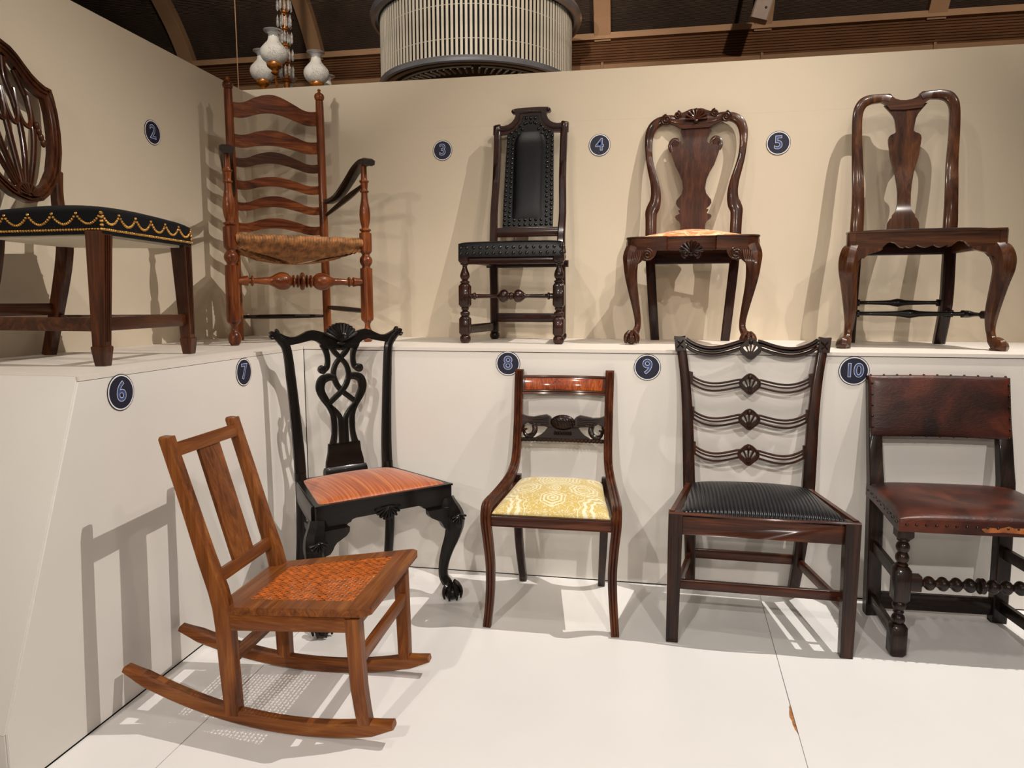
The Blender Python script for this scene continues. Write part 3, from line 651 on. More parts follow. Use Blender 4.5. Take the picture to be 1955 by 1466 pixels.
for yy in (.0, .338):
    g = G(); g.bar((-.2, yy, .362), (.2, yy, .362), .032, .022, (0, 0, 1)); g.obj('seat_rail', MW['oxbloodx'], t)
h = [(0, .010), (.03, .0115), (.038, .0115), (.041, .015), (.048, .015), (.051, .010), (.06, .0095), (.12, .008), (.145, .0085), (.155, .016), (.166, .025), (.178, .0285), (.190, .025), (.199, .014), (.203, .013), (.206, .016), (.2105, .0165)]
g = G(); L = .421; g.turn((-.2105, 0, .208), (.2105, 0, .208), h+[(L-a, r) for a, r in h[::-1]][1:], 20, 2); g.obj('front_stretcher', MW['oxbloodx'], t)
g = G(); g.cushion((-.232, -.024), (.232, -.024), (-.182, .345), (.182, .345), .434, .010, .010, 20, power=14, skirt=.058); g.obj('seat', M_blackleather, t)
g = G(); pts = []
for zz, o_ in ((.392, 0), (.416, .5)):
    for i in range(16): pts.append(((-.222+.444*i/15, -.0245, zz), (0, -1, 0)))
    for s in (-1, 1):
        for i in range(12): u = (i+.5)/12; pts.append(((s*(.2325-.05*u), -.02+.36*u, zz), (s, .135, 0)))
studs(g, pts, .0078); g.obj('seat_studs', M_iron, t, kind='stuff')
o = [(-.183, 1.010), (-.183, 1.030), (-.160, 1.028), (-.131, 1.026), (-.110, 1.031), (-.094, 1.041), (-.081, 1.056), (-.075, 1.074), (-.078, 1.082), (-.090, 1.083), (-.096, 1.091), (-.092, 1.102), (-.08, 1.106), (-.04, 1.1085), (0, 1.109)]
q = [(0, 1.068), (-.036, 1.066), (-.041, 1.045), (-.052, 1.024), (-.070, 1.004), (-.09, .993), (-.112, .987), (-.143, .985), (-.150, .985), (-.183, .985)]
left = o+q; full = o+mir(o[:-1])[::-1]+mir(q[1:])+q[1:][::-1] if False else None
outer = o+[(-x, z) for x, z in o[::-1][1:]]+[(-x, z) for x, z in q[::-1]]+q[1:]
g = G(); back_plate(g, outer, Y, .026)
for off, wd in ((.35, .007), (.7, .006)):
    ln = catmull([(-.165, .992), (-.160, 1.008), (-.13, 1.008), (-.10, 1.014), (-.078, 1.030), (-.060, 1.055), (-.056, 1.078), (-.05, 1.088), (0, 1.090)], 3)
    ln = [(x*(1-.05*off), z-.006*off*2+.004) for x, z in ln]; ribbon(g, [(x, z, wd) for x, z in ln+[(-a, b) for a, b in ln[::-1][1:]]], Y, .010, 1, sec_round(6), off=-.013)
for s in (-1, 1): g.turn((s*.086, Y(1.094)-.012, 1.094), (s*.086, Y(1.094)-.03, 1.094), [(0, .010), (.004, .009), (.006, .003)], 12)
g.obj('crest_rail', MW['oxbloodx'], t)
g = G(); g.bar((-.15, Y(.514), .514), (.15, Y(.514), .514), .044, .020, (0, 0, 1)); g.obj('lower_rail', MW['oxbloodx'], t)
p = [(-.122, .537), (-.122, .66), (-.117, .83), (-.113, .984), (-.098, .990), (-.078, 1.000), (-.060, 1.012), (-.048, 1.030), (-.038, 1.050), (-.034, 1.068), (0, 1.070)]
g = G(); pan = p+[(-x, z) for x, z in p[::-1][1:]]; back_plate(g, pan, Y, .014, off=-.004)
# padded field
N = 14; b0 = len(g.v)
for i in range(N+1):
    for j in range(N+1):
        u, v = i/N, j/N; z = .575+.42*v; x = (-.078+.156*u)*(1 if v < .9 else 1-(v-.9)*3.5); e = (1-abs(2*u-1)**4)**.5*(1-abs(2*v-1)**8)**.5
        g.v.append((x, Y(z)-.0105-.006*e, z))
for i in range(N):
    for j in range(N): a = b0+i*(N+1)+j; g.f.append((a, a+1, a+N+2, a+N+1))
g.obj('back_panel', M_blackleather, t)
g = G(); pts = []
for s in (-1, 1):
    for k in range(20):
        z = .549+k*.0232
        if z > .985: break
        xo = .114-.007*(z-.54)/.44
        pts.append(((s*xo, Y(z)-.011, z), (0, -1, 0))); pts.append(((s*(xo-.023), Y(z)-.011, z-.008 if k else z), (0, -1, 0)))
    for x, z in ((.092, .990), (.070, 1.000), (.052, 1.022), (.078, .972), (.058, .984), (.040, 1.004), (.027, 1.032)): pts.append(((s*x, Y(z)-.011, z), (0, -1, 0)))
for x in (-.066, -.040, -.013, .013, .040, .066): pts.append(((x, Y(.549)-.011, .549), (0, -1, 0))); pts.append(((x, Y(.57)-.011, .571), (0, -1, 0)))
for x in (-.022, 0, .022): pts.append(((x, Y(1.055)-.011, 1.056), (0, -1, 0))); pts.append(((x*.9, Y(1.034)-.011, 1.036), (0, -1, 0)))
studs(g, pts, .0080); g.obj('back_studs', M_iron, t, kind='stuff')

# ------------------------------------------------ carved Queen Anne / rococo chair with claw feet
t = empty('carved_claw_foot_chair', (.1971, 3.0647, LZ), -.075, 'carved walnut chair with violin-shaped splat, peach seat and claw feet', 'chair')
Y = plane(.3603, .446, .4266, .932)
yc = lambda z: Y(z)-.018*sin(pi*min(1, max(0, (z-.45)/.5)))
for s in (-1, 1):
    g = G(); P = [(.236, .012, .405, .070, .060), (.247, -.004, .370, .068, .062), (.2475, -.014, .335, .058, .058), (.245, -.014, .29, .050, .050), (.2375, -.004, .235, .041, .041), (.226, .010, .17, .033, .033), (.2165, .018, .11, .027, .027), (.216, .016, .075, .026, .026), (.224, .004, .052, .030, .032)]
    g.sweep([(s*x, y, z, w, d) for x, y, z, w, d in P], (1, 0, 0), sec_rect(.3), 4); claw(g, (s*.238, -.012, 0), 1.0)
    g.plate([(s*x, z) for x, z in ((.14, .398), (.225, .398), (.235, .33), (.212, .345), (.200, .356), (.185, .352), (.165, .358), (.150, .372), (.142, .386))], lambda x, z, w: (x, w, z), -.030, -.006)
    g.obj('leg', MW['walnutz'], t)
    g = G(); spiral(g, s*.178, .378, -.036, .024, 2.2, s, .007, pi/2)
    for k in range(9):   # acanthus strokes over the knee
        a = k/8; x0_ = s*(.205+.062*a); g.sweep([(x0_, -.036+.03*a*a, .392, .007, .006), (x0_+s*.006*(1-a), -.048+.022*a*a, .355, .009, .007), (s*(.232+.032*a), -.046+.022*a*a, .31-.02*sin(pi*a), .007, .006), (s*(.236+.022*a), -.038+.018*a*a, .262-.03*sin(pi*a), .003, .003)], (1, 0, 0), sec_round(6), 3)
    g.obj('knee_carving', MW['walnutz'], t)
    g = G(); g.sweep([(s*.191, .352, .46, .042, .036), (s*.190, .350, .38, .042, .036), (s*.178, .350, .22, .042, .034), (s*.161, .379, .0, .040, .034)], (1, 0, 0), sec_rect(.12), 3); g.obj('leg', MW['oxbloodz'], t)
    post = [(.1905, .440, .046), (.1905, .514, .046), (.1915, .570, .047), (.191, .600, .050), (.181, .625, .052), (.1735, .652, .046), (.1725, .690, .041), (.180, .737, .036), (.194, .788, .032), (.206, .839, .029), (.212, .890, .029), (.214, .936, .032), (.209, .975, .036), (.196, 1.004, .038), (.172, 1.024, .037), (.143, 1.032, .035), (.115, 1.033, .036), (.085, 1.024, .040), (.05, 1.022, .044)]
    g = G(); ribbon(g, [(s*x, z, w*1.1) for x, z, w in post], yc, .026, 4, sec_rect(.17)); g.obj('back_post', MW['walnutz'], t)
    g = G(); g.bar((s*.262, .04, .418), (s*.195, .35, .412), .052, .022, (0, 0, 1)); g.obj('seat_rail', MW['walnutx'], t)
R_ = [(-.188, .375), (-.262, .12), (-.271, .07), (-.270, .03), (-.262, .005), (-.245, -.012), (-.22, -.02), (-.101, -.024), (-.096, -.010), (-.092, -.008), (.092, -.008), (.096, -.010), (.101, -.024), (.22, -.02), (.245, -.012), (.262, .005), (.270, .03), (.271, .07), (.262, .12), (.188, .375)]
Rin = [(x*.90, .17+(y-.17)*.88) for x, y in R_]
g = G(); g.plate(R_, lambda x, y, w: (x, y, w), .397, .448, [Rin]); g.plate([(x*1.012, .17+(y-.17)*1.012) for x, y in R_], lambda x, y, w: (x, y, w), .4485, .455, [Rin]); g.obj('seat_frame', MW['walnutx'], t)
g = G(); g.bar((-.185, .36, .402), (.185, .36, .402), .088, .022, (0, 0, 1)); g.obj('rear_rail', MW['oxbloodx'], t)
g = G(); g.cushion((-.242, .015), (.242, .015), (-.172, .345), (.172, .345), .452, .012, .034, 22, bow=.012, power=5); g.obj('seat', M_peach, t)
hw = [(1.005, .062), (.990, .064), (.972, .070), (.953, .061), (.938, .054), (.92, .052), (.912, .060), (.903, .100), (.890, .111), (.868, .106), (.842, .098), (.812, .088), (.775, .068), (.742, .055), (.705, .050), (.680, .055), (.662, .068), (.650, .078), (.636, .080), (.622, .072), (.612, .060), (.600, .058), (.588, .062), (.582, .078), (.574, .082), (.562, .076), (.552, .062), (.540, .056), (.46, .054)]
g = G(); rr = [(x, z) for z, x in hw]; back_plate(g, rr+mir(rr)[::-1], yc, .012)
for s in (-1, 1):
    ribbon(g, [(s*.106, .880, .016), (s*.114, .905, .020), (s*.106, .930, .020), (s*.088, .938, .018), (s*.074, .928, .014), (s*.069, .914, .010), (s*.074, .905, .006)], yc, .012, 4)
    g.turn((s*.092, yc(.915)-.006, .913), (s*.092, yc(.915)-.012, .913), [(0, .016), (.003, .013)], 14)
    ribbon(g, [(s*.066, .600, .012), (s*.057, .603, .010), (s*.058, .594, .008)], yc, .013, 2)
g.obj('splat', MW['walnutz'], t)
g = G(); cr = [(0, 1.076), (.028, 1.074), (.047, 1.066), (.062, 1.060), (.075, 1.062), (.088, 1.060), (.098, 1.048), (.094, 1.034), (.112, 1.05), (.135, 1.052), (.15, 1.046), (.15, 1.014), (.12, 1.016), (.095, 1.004), (.075, .995), (.06, .985), (0, .985)]
back_plate(g, cr+mir(cr[1:-1])[::-1], yc, .024)
for s in (-1, 1):
    spiral(g, s*.135, 1.030, yc(1.03)-.016, .023, 2.0, -s, .007, pi/2); g.turn((s*.135, yc(1.03)-.010, 1.030), (s*.135, yc(1.03)-.05, 1.030), [(0, .024), (.004, .022)], 16)
    spiral(g, s*.084, 1.050, yc(1.05)-.016, .016, 1.7, s, .006, pi/2)
g.obj('crest_rail', MW['walnutx'], t)
g = G(); shell(g, 0, 1.022, yc(1.03)-.014, .050, 9, -84, 84, 1, .30, .014, 1.0); g.ball((0, yc(1.0)-.014, 1.016), .012, .009, .009); g.obj('carved_shell', MW['walnutx'], t)
g = G(); shell(g, 0, .385, -.020, .048, 9, -78, 78, 1, .32, .016, 1.0)
for s in (-1, 1): spiral(g, s*.022, .380, -.030, .016, 1.5, s, .006, -pi/2)
g.ball((0, -.022, .382), .010, .008, .010); g.obj('rail_shell', M_carve, t)

# ------------------------------------------------ Queen Anne chair with vase splat and pad feet
t = empty('vase_splat_chair', (1.0559, 2.9676, LZ), -.1043, 'glossy brown chair with plain vase-shaped splat, black seat and pad feet', 'chair')
Yp = plane(.3614, .447, .4545, 1.0225)
Y = lambda z: Yp(z)-.014*sin(pi*min(1, max(0, (z-.46)/.30)))
for s in (-1, 1):
    g = G(); P = [(.236, .016, .392, .062, .060), (.252, .000, .372, .078, .066), (.2615, -.012, .340, .078, .064), (.2640, -.014, .305, .070, .058), (.2590, -.006, .26, .060, .050), (.2515, .004, .20, .052, .044), (.2455, .012, .14, .044, .040), (.245, .016, .09, .033, .033), (.248, .012, .060, .028, .030), (.252, .004, .038, .034, .040), (.262, -.012, .024, .048, .060), (.270, -.022, .014, .052, .072), (.270, -.022, .007, .046, .062)]
    g.sweep([(s*x, y, z, w, d) for x, y, z, w, d in P], (1, 0, 0), sec_rect(.34), 4)
    g.turn((s*.264, -.012, 0), (s*.264, -.012, 1), [(0, .024), (.008, .027)], 18)
    g.plate([(s*x, z) for x, z in ((.150, .388), (.240, .388), (.240, .330), (.232, .340), (.222, .352), (.212, .350), (.205, .358), (.196, .366), (.180, .370), (.160, .376), (.150, .382))], lambda x, z, w: (x, w, z), -.032, -.008)
    g.obj('leg', MW['cherryz'], t)
    g = G(); g.sweep([(s*.181, .361, .455, .044, .040), (s*.182, .358, .34, .046, .042), (s*.184, .364, .17, .046, .042), (s*.178, .404, 0, .044, .040)], (1, 0, 0), sec_rect(.15), 4); g.obj('leg', MW['oxbloodz'], t)
    g = G(); A = Vector((s*.246, .008, .133)); B = Vector((s*.183, .372, .133)); L = (B-A).length
    g.bar(tuple(A), tuple(A+(B-A)*.16), .030, .026, (0, 0, 1)); g.bar(tuple(A+(B-A)*.86), tuple(B), .030, .026, (0, 0, 1))
    g._turn(A, (B-A).normalized(), catmull([(L*.16, .009), (L*.2, .012), (L*.22, .008), (L*.35, .009), (L*.5, .0155), (L*.65, .009), (L*.80, .008), (L*.82, .012), (L*.86, .009)], 3), 14); g.obj('stretcher', MW['ebonyx'], t)
    g = G(); g.bar((s*.255, .0, .417), (s*.190, .36, .413), .060, .022, (0, 0, 1)); g.obj('seat_rail', MW['cherryx'], t)
    post = [(.180, .440, .046), (.180, .52, .046), (.1795, .60, .043), (.181, .70, .041), (.1845, .80, .038), (.188, .88, .036), (.1895, .95, .035), (.188, .995, .035), (.181, 1.027, .038), (.164, 1.051, .039), (.138, 1.061, .036), (.110, 1.063, .033), (.080, 1.063, .031), (.06, 1.056, .032)]
    g = G(); ribbon(g, [(s*x, z, w*1.13) for x, z, w in post], Y, .026, 4, sec_rect(.18)); g.obj('back_post', MW['cherryz'], t)
def tstretch(g, A, B, k=1):
    A, B = Vector(A), Vector(B); L = (B-A).length
    g._turn(A, (B-A).normalized(), catmull([(0, .012), (L*.05, .012), (L*.06, .015), (L*.08, .015), (L*.09, .0085), (L*.3, .0095), (L*.42, .012), (L*.5, .0185), (L*.58, .012), (L*.7, .0095), (L*.91, .0085), (L*.92, .015), (L*.94, .015), (L*.95, .012), (L, .012)], 2), 14)
g = G(); tstretch(g, (-.222, .16, .134), (.222, .16, .134)); g.obj('stretcher', MW['ebonyx'], t)
g = G(); tstretch(g, (-.18, .372, .178), (.18, .372, .178)); g.obj('stretcher', MW['ebonyx'], t)
ap = [(-.262, .4475), (-.262, .386), (-.160, .386), (-.150, .388), (-.142, .396), (-.132, .407), (-.118, .411), (-.104, .407), (-.094, .398), (-.086, .391), (-.074, .388), (-.062, .388)]
def scal(x0_, x1_, n=6): return [(x0_+(x1_-x0_)*i/n, .398-.010*sin(pi*i/n)) for i in range(1, n+1)]
ap = ap[:-1]+scal(-.074, -.028)+scal(-.028, .028)+scal(.028, .074)+[(-x, z) for x, z in ap[:-1][::-1]]
g = G(); g.plate(ap, lambda x, z, w: (x, w, z), -.018, .004); g.box(-.272, -.236, -.020, .03, .386, .449, .2); g.box(.236, .272, -.020, .03, .386, .449, .2)
g.obj('front_rail', MW['cherryx'], t)
g = G(); g.bar((-.185, .362, .413), (.185, .362, .413), .062, .022, (0, 0, 1)); g.obj('rear_rail', MW['oxbloodx'], t)
g = G(); g.plate([(-.266, -.022), (.266, -.022), (.272, .03), (.195, .372), (-.195, .372), (-.272, .03)], lambda x, y, w: (x, y, w), .4475, .4545, [[(-.225, .018), (.225, .018), (.165, .33), (-.165, .33)]]); g.obj('seat_moulding', MW['cherryx'], t)
g = G(); g.cushion((-.240, .006), (.240, .006), (-.175, .345), (.175, .345), .452, .011, .008, 20, bow=.004, power=9, dip=.004); g.obj('seat', M_blackleather, t)
hw = [(1.030, .085), (1.005, .064), (.985, .049), (.965, .041), (.940, .037), (.914, .034), (.907, .040), (.901, .054), (.893, .062), (.880, .0645), (.862, .063), (.838, .059), (.808, .056), (.770, .047), (.728, .036), (.680, .0285), (.640, .0255), (.600, .0255), (.572, .0295), (.560, .037), (.553, .043), (.542, .0445), (.535, .052), (.525, .057), (.519, .060), (.512, .0615), (.498, .062), (.45, .062)]
g = G(); rr = [(x, z) for z, x in hw]; back_plate(g, rr+mir(rr)[::-1], Y, .012); g.obj('splat', MW['cherryz'], t)
cr = [(0, 1.047), (.022, 1.049), (.040, 1.056), (.052, 1.066), (.060, 1.078), (.068, 1.080), (.085, 1.079), (.10, 1.078), (.10, 1.048), (.085, 1.040), (.070, 1.024), (.062, 1.010), (0, 1.006)]
g = G(); back_plate(g, cr+mir(cr[1:-1])[::-1], Y, .022); g.obj('crest_rail', MW['cherryx'], t)

# ------------------------------------------------ low oak rocking chair with cane seat
t = empty('rocking_chair', (-.6728, 1.7434, 0), 1.6003, 'small armless oak rocking chair with woven cane seat, in the foreground', 'rocking chair')
RR, RY = 1.14, .22
def rz(y): return (y-RY)**2/(2*RR)
def rx(y): return .168-(.045*max(0, (y-.0))/.69)
for s in (-1, 1):
    g = G(); pts = []
    for i in range(27):
        y = -.075+.775*i/26; e = 1 if 1 < i < 25 else (.72 if i in (1, 25) else .45)
        pts.append((s*rx(y), y, .0195+rz(y), .032, .038*e))
    g.sweep(pts, (1, 0, 0), sec_rect(.14)); g.obj('rocker', MW['oaky'], t)
    g = G(); g.sweep([(s*.1665, .0, .052, .032, .034), (s*.182, .008, .16, .034, .036), (s*.188, .016, .345, .036, .038)], (1, 0, 0), sec_rect(.08), 2); g.obj('leg', MW['oakz'], t)
    g = G(); g.sweep([(s*.1455, .372, .034, .034, .040), (s*.148, .378, .17, .034, .044), (s*.149, .388, .33, .036, .044), (s*.151, .425, .46, .036, .038), (s*.153, .468, .61, .035, .032), (s*.1535, .511, .752, .034, .030), (s*.1535, .516, .771, .034, .030), (s*.1535, .5165, .775, .028, .024)], (1, 0, 0), sec_rect(.10), 3); g.obj('back_post', MW['oakz'], t)
    g = G(); g.bar((s*.190, .018, .3305), (s*.152, .378, .292), .046, .018, (0, 0, 1), c=.05); g.obj('side_rail', MW['oaky'], t)
YR = plane(.3885, .332, .5157, .7728)
g = G(); g.bar((-.14, YR(.738)-.002, .738), (.14, YR(.738)-.002, .738), .036, .018, (0, .28, 1)); g.obj('top_rail', MW['oakx'], t)
g = G(); g.bar((-.14, YR(.400), .400), (.14, YR(.400), .400), .033, .018, (0, .28, 1)); g.obj('back_rail', MW['oakx'], t)
g = G(); g.sweep([(0, YR(.41), .41, .100, .010), (0, YR(.726), .726, .098, .010)], (1, 0, 0), sec_rect(.03)); g.obj('splat', MW['oakz'], t)
g = G(); g.bar((-.182, .005, .235), (.182, .005, .235), .036, .018, (0, 0, 1)); g.obj('stretcher', MW['oakx'], t)
g = G(); g.bar((-.148, .378, .180), (.148, .378, .180), .036, .016, (0, 0, 1)); g.obj('stretcher', MW['oakx'], t)
g = G(); g.bar((-.185, .012, .334), (.185, .012, .334), .036, .018, (0, 0, 1)); g.obj('front_rail', MW['oakx'], t)
g = G(); g.bar((-.14, .372, .296), (.14, .372, .296), .040, .018, (0, 0, 1)); g.obj('rear_rail', MW['oakx'], t)
sz = lambda y: .374-.042*y/.388
outer = [(-.196, -.034), (.196, -.034), (.212, -.018), (.212, -.004), (.165, .365), (.125, .374), (.125, .405), (-.125, .405), (-.125, .374), (-.165, .365), (-.212, -.004), (-.212, -.018)]
hole = [(-.158, .030), (.158, .030), (.116, .330), (-.116, .330)]
g = G(); g.plate(outer, lambda x, y, w: (x, y, sz(y)+w), -.020, 0, [hole]); g.obj('seat_frame', MW['oakx'], t, label='oak seat frame round the cane panel')
g = G(); zt = lambda y: sz(y)-.003
def hwid(y): return .158-(.042*(y-.03)/.30)+.004
ny = 27; sp = .30/ny
for i in range(ny+1):
    y = .030+sp*i; w = hwid(y)
    for dy in (-.0014, .0014): g.sweep([(-w, y+dy, zt(y), .0015, .0014), (w, y+dy, zt(y), .0021, .0016)], (0, 1, 0), sec_rect(.1))
nx = 28
for i in range(-14, 15):
    x = i*.0113; yend = .336 if abs(x) < .116 else max(.06, .33-(abs(x)-.116)/.042*.30)
    for dx in (-.0014, .0014): g.sweep([(x+dx, .026, zt(.026)+.0016, .0015, .0014), (x+dx, yend, zt(yend)+.0016, .0015, .0014)], (1, 0, 0), sec_rect(.1))
for sg in (-1, 1):
    for i in range(-26, 27):
        x0_ = i*.0226*.5*2*.5; pts = []
        ya, yb = .028, .332
        # x = x0 + sg*(y-.18)
        lo, hi = ya, yb; n = 40; seg = []
        for j in range(n+1):
            y = ya+(yb-ya)*j/n; x = x0_*2+sg*(y-.18)*1.02
            if abs(x) <= hwid(y): seg.append((x, y))
        if len(seg) > 1: a, b = seg[0], seg[-1]; g.sweep([(a[0], a[1], zt(a[1])+.0030, .0015, .0011), (b[0], b[1], zt(b[1])+.0030, .0015, .0011)], (1, -sg, 0), sec_rect(.1))
g.obj('cane_seat', M_cane, t, kind='stuff')

# ------------------------------------------------ dark Chippendale chair with orange seat
t = empty('orange_seat_chair', (-.8712, 2.2892, 0), .7989, 'nearly black chair with interlaced splat and striped orange seat, in the corner', 'chair')
Y = plane(.3696, .443, .3911, .939)
for s in (-1, 1):
    g = G(); P = [(.244, .010, .385, .060, .058), (.250, .000, .360, .068, .062), (.264, -.014, .325, .074, .064), (.268, -.018, .29, .068, .060), (.260, -.010, .24, .056, .050), (.246, .004, .185, .045, .042), (.2365, .014, .13, .036, .036), (.2350, .014, .085, .033, .034), (.243, .000, .060, .036, .040)]
    g.sweep([(s*x, y, z, w, d) for x, y, z, w, d in P], (1, 0, 0), sec_rect(.3), 4); claw(g, (s*.252, -.020, 0), 1.18)
    g.plate([(s*x, z) for x, z in ((.150, .362), (.240, .362), (.245, .275), (.222, .280), (.212, .292), (.205, .306), (.196, .316), (.180, .324), (.162, .334), (.152, .346))], lambda x, z, w: (x, w, z), -.034, -.008)
    g.plate([(y, z) for y, z in ((.02, .362), (.11, .362), (.105, .345), (.08, .332), (.06, .318), (.045, .29), (.02, .285))], lambda y, z, w: (s*w, y, z), .236, .258)
    g.obj('leg', MW['ebonyz'], t)
    g = G(); shell(g, s*.266, .335, -.048, .032, 7, -70, 70, -1, .34, .012); g.obj('knee_carving', MW['ebonyz'], t)
    g = G(); g.sweep([(s*.181, .366, .47, .040, .036), (s*.182, .362, .38, .040, .040), (s*.185, .368, .20, .038, .040), (s*.188, .408, .0, .036, .038)], (1, 0, 0), sec_round(12), 3); g.obj('leg', MW['ebonyz'], t)
    post = [(.179, .440, .042), (.180, .54, .040), (.185, .65, .037), (.190, .74, .035), (.196, .83, .034), (.201, .90, .032), (.208, .945, .032), (.222, .970, .034), (.240, .988, .030), (.256, .997, .022), (.262, 1.004, .012)]
    g = G(); ribbon(g, [(s*x, z, w) for x, z, w in post], Y, .026, 4, sec_rect(.25))
    ribbon(g, [(s*.232, .996, .008), (s*.240, 1.008, .014), (s*.246, 1.012, .008)], Y, .020, 3, sec_round(8), off=-.004)
    ribbon(g, [(s*.248, .985, .008), (s*.260, .982, .014), (s*.268, .990, .006)], Y, .020, 3, sec_round(8), off=-.004)
    g.obj('back_post', MW['ebonyz'], t)
    g = G(); g.bar((s*.254, .012, .400), (s*.188, .362, .400), .078, .024, (0, 0, 1)); g.obj('seat_rail', MW['ebonyx'], t)
cr = [(0, .999), (.045, .996), (.062, .997), (.085, 1.004), (.105, 1.008), (.126, 1.004), (.150, .992), (.170, .984), (.192, .983), (.212, .990), (.235, 1.002), (.240, .975), (.215, .958), (.195, .954), (.168, .958), (.14, .964), (.115, .970), (.096, .966), (.080, .955), (.072, .940), (.05, .934), (0, .945)]
g = G(); back_plate(g, cr+mir(cr[1:-1])[::-1], Y, .022); g.obj('crest_rail', MW['ebonyx'], t)
g = G(); shell(g, 0, .962, Y(.98)-.016, .070, 11, -62, 62, 1, .26, .020, 1.0); g.ball((0, Y(.96)-.014, .956), .020, .010, .010); g.obj('carved_shell', MW['ebonyx'], t)
g = G()
for s in (-1, 1):
    ribbon(g, [(x_, z_, w_*1.22) for x_, z_, w_ in [(s*.068, .952, .022), (s*.058, .930, .019), (s*.052, .905, .017), (s*.052, .880, .017), (s*.058, .862, .018), (s*.072, .852, .018)]], Y, .014, 5)
    g.turn((s*.074, Y(.856)+.007, .856), (s*.074, Y(.856)-.1, .856), [(0, .017), (.014, .017), (.017, .012)], 18)
    ribbon(g, [(x_, z_, w_*1.22) for x_, z_, w_ in [(s*.026, .822, .020), (s*.050, .826, .024), (s*.076, .816, .028), (s*.086, .792, .028), (s*.083, .768, .026), (s*.070, .742, .024), (s*.052, .712, .020), (s*.040, .680, .018), (s*.036, .645, .018), (s*.038, .600, .018), (s*.046, .562, .022)]], Y, .014, 5)
    ribbon(g, [(x_, z_, w_*1.22) for x_, z_, w_ in [(s*.040, .944, .014), (s*.022, .920, .017), (s*-.006, .895, .018) if False else (s*.008, .905, .016), (s*-.018, .876, .016), (s*-.029, .848, .017), (s*-.029, .822, .018), (s*-.016, .790, .018), (s*.006, .764, .017), (s*.030, .744, .017), (s*.056, .722, .016)]], Y, .013, 5, off=s*.001)
    ribbon(g, [(x_, z_, w_*1.22) for x_, z_, w_ in [(s*.052, .716, .012), (s*.030, .694, .014), (s*.014, .670, .016), (s*.009, .640, .018), (s*.009, .56, .018)]], Y, .014, 5)
    ribbon(g, [(x_, z_, w_*1.22) for x_, z_, w_ in [(s*.062, .944, .012), (s*.030, .944, .014), (s*.0, .936, .016)]], Y, .014, 4)
g.obj('splat', MW['ebonyz'], t)
g = G(); back_plate(g, [(-.064, .566), (.064, .566), (.067, .530), (.076, .495), (.078, .470), (-.078, .470), (-.076, .495), (-.067, .530)], Y, .014)
g.sweep([(0, Y(.45)-.004, .444, .172, .040), (0, Y(.47)-.004, .462, .172, .034), (0, Y(.48)-.002, .474, .168, .020)], (1, 0, 0), sec_rect(.1)); g.obj('splat_shoe', MW['ebonyx'], t)
fr = [(-.258, .438), (-.258, .362), (-.152, .362), (-.148, .368), (-.138, .371), (-.132, .379), (-.12, .382), (-.04, .382), (-.032, .372), (-.015, .362), (0, .358)]
g = G(); g.plate(fr+[(-x, z) for x, z in fr[:-1][::-1]], lambda x, z, w: (x, w, z), -.012, .012); g.obj('front_rail', MW['ebonyx'], t)
g = G(); shell(g, 0, .404, -.014, .048, 9, -80, 80, -1, .28, .010); g.obj('rail_shell', MW['ebonyx'], t)
g = G(); g.bar((-.185, .362, .405), (.185, .362, .405), .070, .022, (0, 0, 1)); g.obj('rear_rail', MW['ebonyx'], t)
g = G(); g.plate([(-.262, -.016), (.262, -.016), (.196, .378), (-.196, .378)], lambda x, y, w: (x, y, w), .438, .4445, [[(-.235, .012), (.235, .012), (.172, .345), (-.172, .345)]]); g.obj('seat_moulding', MW['ebonyx'], t)
g = G(); g.cushion((-.246, -.001), (.246, -.001), (-.180, .350), (.180, .350), .440, .016, .024, 24, bow=.002, power=9); g.obj('seat', M_silk, t)

# ------------------------------------------------ Regency chair with yellow damask seat
t = empty('yellow_damask_chair', (-.285, 2.281, 0), .0152, 'reeded mahogany chair with sabre legs, carved mid-rail and yellow damask seat', 'chair')
B_ = [(.423, .843), (.414, .800), (.405, .755), (.392, .680), (.372, .60), (.352, .535), (.330, .492), (.292, .463), (.24, .447), (.16, .436), (.08, .430), (.02, .430), (-.014, .426), (-.030, .408), (-.034, .375), (-.028, .31), (-.014, .22), (-.004, .13), (-.006, .06), (-.016, .0)]
Xb = [.1755, .1755, .175, .1745, .1745, .1755, .179, .186, .1935, .2035, .212, .2165, .2185, .2190, .2175, .2115, .2065, .2090, .2140, .2190]
for s in (-1, 1):
    g = G(); g.sweep([(s*x, y, z, .032 if i < 14 else .032-.001*(i-14), .034 if i < 14 else .038-.002*(i-14)) for i, (x, (y, z)) in enumerate(zip(Xb, B_))], (1, 0, 0), sec_reed(), 4)
    g.turn((s*.1755-.0165, .428, .836), (s*.1755+.0165, .428, .836), [(0, .016), (.033, .016)], 14); g.obj('side_frame', MW['mahoganyz'], t, label='reeded side frame sweeping from back post into sabre leg')
    g = G(); g.sweep([(s*.170, .330, .455, .032, .034), (s*.168, .328, .36, .032, .034), (s*.164, .340, .20, .030, .034), (s*.1585, .372, .08, .028, .032), (s*.156, .408, 0, .028, .032)], (1, 0, 0), sec_rect(.12), 4); g.obj('leg', MW['oxbloodz'], t)
    g = G(); g.bar((s*.210, .0, .385), (s*.172, .325, .405), .046, .020, (0, 0, 1)); g.obj('seat_rail', MW['mahoganyx'], t)
Y = plane(.3378, .457, .423, .843)
g = G(); g.bar((-.205, -.018, .381), (.205, -.018, .381), .036, .024, (0, 0, 1)); g.bar((-.205, -.018, .401), (.205, -.018, .401), .006, .028, (0, 0, 1), c=.3); g.bar((-.205, -.018, .364), (.205, -.018, .364), .006, .028, (0, 0, 1), c=.3); g.obj('front_rail', MW['mahoganyx'], t)
g = G(); g.bar((-.168, .326, .41), (.168, .326, .41), .05, .02, (0, 0, 1)); g.obj('rear_rail', MW['mahoganyx'], t)
